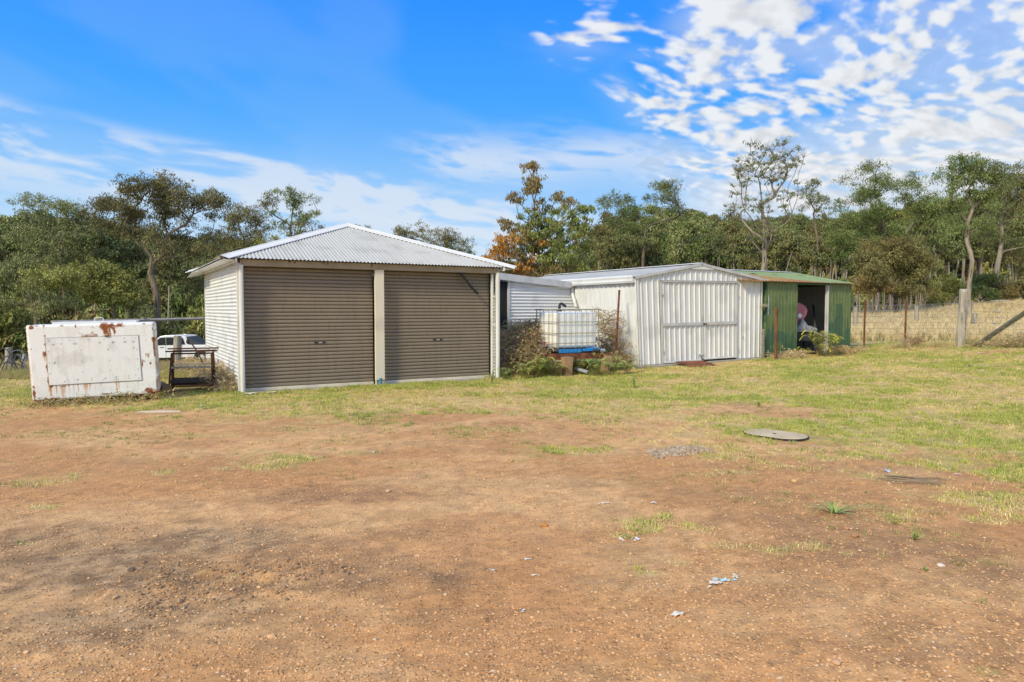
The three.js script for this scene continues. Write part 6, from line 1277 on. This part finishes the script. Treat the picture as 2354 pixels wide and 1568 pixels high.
hero('autumn_tree', 'tree turning bronze, orange and green with a thin bare top, behind the lean-to', { seed: 207, d: 33, trunk: [[1243, 690], [1238, 600], [1236, 530], [1228, 470], [1222, 425], [1221, 395]], r0: 0.17, cols: 'leafgreen', bark: 'grey', leaf: 0.15, leafW: 0.32, leaves: 92, more: 1, blob: 0.40, flat: 0.65, droop: 0.8, fork: 0.18, twigs: 6, step: 0.4, steep: 0.6, clump: 0.17, crown: [[1222, 400, 12, 22, 6, 'rust'], [1224, 438, 24, 16, 8, 'rust'], [1232, 470, 20, 16, 3, 'rust'], [1205, 500, 30, 24, 6, 'leafgreen'], [1275, 508, 44, 34, 20], [1332, 515, 28, 34, 13], [1345, 478, 16, 10, 4], [1283, 455, 12, 14, 3, 'rust'], [1308, 468, 10, 16, 3, 'rust'], [1186, 470, 12, 20, 4, 'rust'], [1170, 510, 16, 20, 4, 'rust'], [1190, 550, 40, 28, 16, 'rust'], [1150, 556, 34, 24, 10, 'orange'], [1140, 590, 34, 22, 12, 'orange'], [1175, 600, 50, 28, 18, 'rust'], [1205, 610, 36, 18, 7, 'orange'], [1250, 580, 60, 40, 34], [1312, 570, 40, 42, 22], [1300, 615, 64, 25, 22], [1240, 565, 14, 14, 3, 'orange'], [1255, 582, 12, 8, 2, 'orange'], [1330, 545, 26, 16, 3, 'orange'], [1230, 625, 60, 18, 10, 'rust'], [1360, 620, 30, 18, 5, 'orange'], [1285, 545, 40, 26, 10], [1225, 525, 30, 24, 8]] });
hero('eucalypt_tree', 'dark green gum with layered top, left end of the right-hand wood', { seed: 208, d: 68, trunk: [[1482, 700], [1478, 620], [1482, 540]], r0: 0.26, cols: 'dark', leaves: 180, blob: 0.95, flat: 0.5, crown: [[1412, 465, 34, 30, 8], [1455, 505, 60, 40, 14, 'green'], [1515, 445, 40, 26, 9], [1535, 425, 20, 8, 3], [1550, 475, 30, 22, 5], [1440, 545, 60, 30, 8, 'grey']] });
hero('dead_gum_tree', 'tall pale nearly bare gum tree with twiggy limbs behind the green shed', { seed: 209, d: 55, trunk: [[1757, 690], [1758, 620], [1757, 550], [1752, 490], [1750, 430], [1752, 380]], r0: 0.33, bark: 'pale', cols: 'green', leaves: 13, blob: 0.68, flat: 0.9, twigs: 13, twigUp: true, clump: 0.16, leaf: 0.22, fork: 0.25, gnarl: 1.7, steep: 0.85, crown: [[1750, 380, 64, 50, 36], [1805, 372, 44, 46, 17], [1700, 420, 26, 45, 9], [1720, 490, 46, 40, 15], [1785, 480, 48, 40, 15], [1835, 430, 22, 36, 4], [1690, 490, 24, 25, 6], [1760, 540, 50, 25, 7]] });
hero('eucalypt_tree', 'slim loose gum tree standing alone on the skyline right of the bare tree', { seed: 210, d: 74, trunk: [[1880, 680], [1878, 560], [1872, 490]], r0: 0.17, cols: 'dark', leaves: 110, blob: 0.85, fork: 0.55, crown: [[1868, 430, 18, 20, 5], [1862, 465, 26, 22, 6], [1896, 465, 18, 22, 4], [1870, 500, 34, 16, 5]] });
hero('eucalypt_tree', 'broad rich-green gum tree with a double top in the right-hand wood', { seed: 211, d: 60, trunk: [[2052, 720], [2048, 620], [2036, 540], [2030, 500]], r0: 0.34, cols: 'green', bark: 'grey', leaves: 150, blob: 0.95, clump: 0.34, crown: [[1975, 395, 26, 20, 5, 'dark'], [2050, 425, 70, 26, 15], [1985, 475, 54, 36, 13], [2105, 450, 42, 40, 12], [2050, 500, 90, 45, 22], [2140, 520, 40, 40, 12], [1960, 530, 40, 36, 10], [2050, 555, 90, 30, 14], [2080, 470, 50, 30, 8, 'lime'], [2010, 430, 36, 26, 6]] });
hero('eucalypt_tree', 'tall slim gum with a pale bent trunk beside the timber fence post', { seed: 212, d: 43, trunk: [[2228, 735], [2229, 660], [2230, 600], [2222, 550], [2226, 510], [2234, 478], [2226, 440]], r0: 0.17, bark: 'pale', cols: 'green', leaves: 95, blob: 0.62, fork: 0.55, clump: 0.30, crown: [[2215, 372, 36, 20, 8], [2245, 400, 50, 30, 11], [2200, 415, 30, 28, 7], [2270, 395, 30, 26, 6, 'dark'], [2195, 470, 34, 22, 6], [2250, 455, 30, 24, 5], [2245, 520, 22, 16, 3], [2190, 530, 30, 24, 5], [2275, 440, 26, 30, 6, 'dark']] });
hero('eucalypt_tree', 'large dark gum tree at the right edge of the photograph', { seed: 213, d: 51, trunk: [[2293, 735], [2292, 640], [2300, 560], [2304, 500]], r0: 0.27, bark: 'pale', cols: 'dark', leaves: 150, blob: 0.85, clump: 0.32, crown: [[2312, 410, 40, 36, 12], [2350, 460, 46, 60, 18, 'olive'], [2290, 480, 46, 50, 12], [2385, 430, 40, 50, 12], [2330, 540, 60, 40, 10], [2370, 580, 50, 40, 8, 'olive']] });
hero('small_tree', 'low round tree with rusty brown leaves behind the fence pickets', { seed: 214, d: 45, trunk: [[2062, 735], [2062, 690], [2058, 655]], r0: 0.17, bark: 'dark', cols: 'rust', leaf: 0.15, leaves: 200, blob: 0.62, flat: 0.6, droop: 0.2, fork: 0.5, crown: [[2055, 580, 60, 30, 14], [2080, 575, 50, 28, 8, 'olive'], [2010, 610, 40, 40, 12, 'olive'], [2105, 600, 40, 42, 16, 'olive'], [2055, 620, 80, 40, 26, 'olive'], [2000, 660, 40, 26, 9], [2100, 655, 44, 26, 9, 'olive']] });
hero('bush', 'yellow-green bush at the paddock edge between the low brown tree and the timber post', { seed: 215, d: 48, trunk: [[2170, 735], [2168, 690]], r0: 0.08, bark: 'dark', cols: 'lime', leaf: 0.16, leaves: 220, blob: 0.55, droop: 0.1, crown: [[2168, 655, 30, 26, 12], [2150, 680, 30, 16, 6]] });
hero('bush', 'dark green bush behind the timber fence post, right of the yellow-green one', { seed: 216, d: 49, trunk: [[2258, 730], [2258, 690]], r0: 0.08, bark: 'dark', cols: 'green', leaf: 0.17, leaves: 200, blob: 0.6, droop: 0.2, crown: [[2255, 660, 34, 26, 12], [2300, 668, 26, 22, 8, 'rust'], [2340, 665, 30, 26, 8, 'olive']] });
hero('bushy_tree', 'pale yellow-green bushy tree low in the wood above the white box', { seed: 217, d: 43, trunk: [[262, 740], [258, 690], [255, 660]], r0: 0.14, cols: 'lime', leaf: 0.2, leaves: 220, blob: 0.75, droop: 0.2, crown: [[250, 635, 54, 30, 14], [205, 660, 40, 30, 8], [272, 672, 34, 24, 7]] });
hero('bushy_tree', 'mid green bushy tree left of the spreading gum trunk, over the white box', { seed: 218, d: 43, trunk: [[296, 745], [296, 715], [297, 690]], r0: 0.11, cols: 'grey', leaf: 0.16, leaves: 170, blob: 0.6, droop: 0.3, crown: [[296, 685, 30, 24, 9, 'lime'], [315, 710, 26, 18, 6]] });
hero('leaning_tree', 'leaning pale-limbed tree at the lower left edge of the wood', { seed: 219, d: 40, trunk: [[86, 760], [80, 720], [66, 670], [48, 640]], r0: 0.16, bark: 'grey', cols: 'grey', leaves: 170, blob: 0.75, fork: 0.4, gnarl: 2, crown: [[40, 620, 50, 30, 9], [110, 640, 60, 30, 10, 'lime'], [160, 625, 40, 24, 6, 'lime'], [20, 680, 36, 30, 7], [140, 690, 40, 30, 7]] });

// ---- trees of the wood that only differ by place: a few kinds, each stood many times
function kindOfTree(seed, H, W, n, cols, bark, o = {}) {
  const r = rng(seed), base = H * (o.bare ?? 0.5), blobs = [], tr = [V(0, -0.3, 0)];
  for (let i = 1; i <= 7; i++) tr.push(V((r() - 0.5) * 0.22 * i * 0.4, base * 1.25 * i / 7, (r() - 0.5) * 0.22 * i * 0.4));
  for (let i = 0; i < n; i++) {
    const a = r() * 6.28, h = r(), prof = Math.sin(Math.PI * (0.12 + 0.80 * h)) * (0.75 + 0.35 * Math.sin(a * 2 + seed) * r()), q = Math.pow(r(), 0.6), s = 0.95 * (0.7 + 0.6 * r()) * (o.size ?? 1);
    blobs.push({ c: V(Math.cos(a) * q * prof * W, base + h * (H - base - 0.3), Math.sin(a) * q * prof * W), rx: s, ry: s * 0.6, cols: COL[cols[(r() * cols.length) | 0]] });
  }
  return { H, bark, ...growTree(r, tr, blobs, { r0: 0.02 * H, leaves: o.leaves ?? 100, leaf: 0.25, leafW: 0.36, clump: 0.36, twigs: 3, more: 2, step: 1.0, fork: 0.5, ...o }) };
}
const KINDS = [
  kindOfTree(301, 10, 2.9, 30, ['grey', 'green'], 'grey'), kindOfTree(302, 12, 2.6, 30, ['dark', 'green'], 'pale'), kindOfTree(303, 8, 3.1, 28, ['olive', 'dark'], 'grey', { bare: 0.42 }),
  kindOfTree(304, 11, 2.3, 22, ['olive', 'grey'], 'pale', { leaves: 80, bare: 0.5 }), kindOfTree(305, 7, 2.6, 26, ['lime', 'grey'], 'dark', { bare: 0.22 }), kindOfTree(306, 9, 2.7, 28, ['dark', 'olive'], 'grey'),
];
const stoodAt = [];
function skyline(px) { const K = [[-200, 490], [60, 480], [240, 485], [330, 520], [480, 535], [600, 545], [760, 560], [900, 572], [1100, 590], [1300, 585], [1390, 470], [1560, 462], [1700, 485], [1900, 482], [2160, 445], [2260, 425], [2500, 430]]; for (let i = 1; i < K.length; i++) if (px < K[i][0]) return lerp(K[i - 1][1], K[i][1], (px - K[i - 1][0]) / (K[i][0] - K[i - 1][0])); return 440; }
const protoOf = new Map();
function stand(kind, px, d, top, label, group) {
  const root = G(px, d), H = Math.max(3.2, EYE + (712 - top) / FOC * d - root.y), K = KINDS[kind], r = rng(Math.round(px * 31 + d * 977));
  const key = kind + label;
  let t;
  if (!protoOf.has(kind)) { t = thing('forest_tree', label, 'tree', root, 0, group); part('trunk', K.wood, BARK[K.bark], t); part('crown', K.leaves, LEAFV, t); protoOf.set(kind, t); }
  else { t = protoOf.get(kind).clone(); t.name = numbered('forest_tree'); tag(t, label, 'tree', group); scene.add(t); t.position.copy(root); }
  t.rotation.y = r() * 6.28; const s = clamp(H / K.H, 0.45, 1.9); t.scale.set(s * (0.9 + 0.25 * r()), s, s * (0.9 + 0.25 * r()));
}
{
  const r = rng(401);
  const rows = [
    [24, -60, 500, 48, 95, 'gum tree in the wood left of the garage, behind the spreading gum', 'trees of the wood left of the garage', [0, 2, 4, 5, 0, 2]],
    [14, 480, 1370, 78, 130, 'gum tree far behind the garage, low on the skyline', 'trees low on the skyline behind the garage', [1, 5, 2, 0]],
    [56, 1370, 2440, 64, 118, 'grey-green gum tree in the wood behind the sheds and paddock', 'trees of the wood behind the sheds', [1, 2, 3, 5, 0, 3, 1]],
  ];
  for (const [n, a, b, d0, d1, label, group, kinds] of rows) for (let i = 0; i < n; i++) {
    const px = a + (b - a) * (i + 0.5 + (r() - 0.5) * 0.9) / n, k = (i * 7 % 10) / 10, d = d0 + (d1 - d0) * (0.75 * k + 0.25 * r());
    const top = skyline(px) + 4 + 70 * (1 - k) * (0.3 + 0.7 * r());
    const kd = kinds[(r() * kinds.length) | 0], look = ['grey-green', 'dark green pale-trunked', 'olive', 'thin olive', 'low yellowish', 'dark olive'][kd];
    const zone = px < 160 ? 'in the wood left of the spreading gum' : px < 480 ? 'in the wood between the white box and the garage' : px < 800 ? 'far behind the left slope of the garage roof' : px < 1370 ? 'far behind the right slope of the garage roof' : px < 1560 ? 'in the wood above the long white roof' : px < 1740 ? 'in the wood above the white shed gable' : px < 1960 ? 'in the wood above the green shed' : px < 2190 ? 'in the wood behind the steel fence pickets' : 'in the wood behind the timber fence post';
    stand(kd, px, d, top, look + ' gum tree ' + zone, look + ' gum trees ' + zone);
  }
}
// ---- the far wooded hills and the undergrowth: masses nobody could count
{
  const r = rng(402);
  const asOne = (K) => { const w = K.wood.clone(), c = BARK[K.bark].color; return merge([paint(w, [c.r * 0.6, c.g * 0.58, c.b * 0.55]), K.leaves.clone()]); };
  const lists = KINDS.map(() => []);
  for (let i = 0; i < 2600; i++) {
    const d = 92 + 130 * Math.pow(r(), 0.8), px = -330 + 3000 * r(), mid = px > 560 && px < 1360;
    if (d < 105 && mid) continue;
    const p = G(px, d), top = EYE + (712 - skyline(px) - 18 - 22 * (fbm(px * 0.012, 3, 3, 61) - 0.42)) / FOC * d, K = (r() * 6) | 0;
    let s = 0.7 + 0.5 * r();
    if (p.y + s * KINDS[K].H > top) s *= 0.75; if (p.y + s * KINDS[K].H > top + 0.6) continue;
    const t = 0.85 + 0.3 * r(); lists[K].push({ x: p.x, y: p.y, z: p.z, ry: r() * 6.28, s, sx: 1 + 0.3 * r(), c: [t, t, t] });
  }
  lists.forEach((l, i) => instanced('far_forest', asOne(KINDS[i]), LEAFV, l, 'gum forest covering the far hillsides', 'forest'));
  // shrubs
  const shrub = (seed, cols) => { const q = rng(seed), bl = []; for (let i = 0; i < 12; i++) { const a = q() * 6.28, R = Math.sqrt(q()) * 0.8; bl.push({ c: V(Math.cos(a) * R, 0.25 + 0.8 * q(), Math.sin(a) * R), rx: 0.42, ry: 0.34, cols: COL[cols[(q() * cols.length) | 0]] }); } const g = growTree(q, [V(0, -0.1, 0), V(0.03, 0.1, 0), V(0, 0.25, 0.03)], bl, { r0: 0.05, leaves: 90, leaf: 0.17, leafW: 0.34, clump: 0.20, twigs: 5, droop: 0.15, fork: 0.4 }); return merge([paint(g.wood, [0.16, 0.125, 0.09]), g.leaves]); };
  const S = [shrub(501, ['grey', 'green']), shrub(502, ['olive', 'rust']), shrub(503, ['lime', 'olive'])], SL = S.map(() => []);
  for (let i = 0; i < 3400; i++) {
    const left = r() < 0.6, px = left ? -150 + 1100 * Math.pow(r(), 1.25) : 1330 + 1150 * r(), d = left ? 46 + 60 * Math.pow(r(), 1.3) : 57 + 60 * Math.pow(r(), 1.3), p = G(px, d);
    if (!left && r() > 0.30 + 0.55 * (px < 1980 ? 1 : 0)) continue;
    const t = 0.8 + 0.4 * r(); SL[(r() * 3) | 0].push({ x: p.x, y: p.y - 0.1, z: p.z, ry: r() * 6.28, s: 0.7 + (left ? 2.3 : 1.6) * r() * r(), sy: 0.8 + 0.9 * r(), c: [t, t, t] });
  }
  SL.forEach((l, i) => instanced('undergrowth', S[i], LEAFV, l, 'scrubby undergrowth at the foot of the wood', 'undergrowth'));
  // fallen pale limbs and thin bare saplings among the trunks
  const st = [];
  for (let i = 0; i < 520; i++) { const left = r() < 0.2, px = left ? -80 + 560 * r() : 1370 + 1060 * r(), d = left ? 44 + 40 * r() : 53 + 45 * r() * r(), p = G(px, d); st.push({ x: p.x, y: p.y, z: p.z, ry: r() * 6.28, rz: r() < 0.25 ? 1.2 * (r() - 0.5) : (r() - 0.5) * 0.3, s: 1, sx: 0.5 + 0.8 * r(), sy: 2 + 4.5 * r() * r(), c: mix3([0.20, 0.165, 0.12], [0.55, 0.48, 0.39], r() * r()) }); }
  instanced('saplings', cyl(0.085, 0.03, 1, [0, 0.5, 0], undefined, 5), mat([1, 1, 1], 0.95), st, 'thin pale bare stems among the trees of the wood', 'saplings');
}

// ---------------------------------------------------------------- the picture
renderer.render(scene, camera);
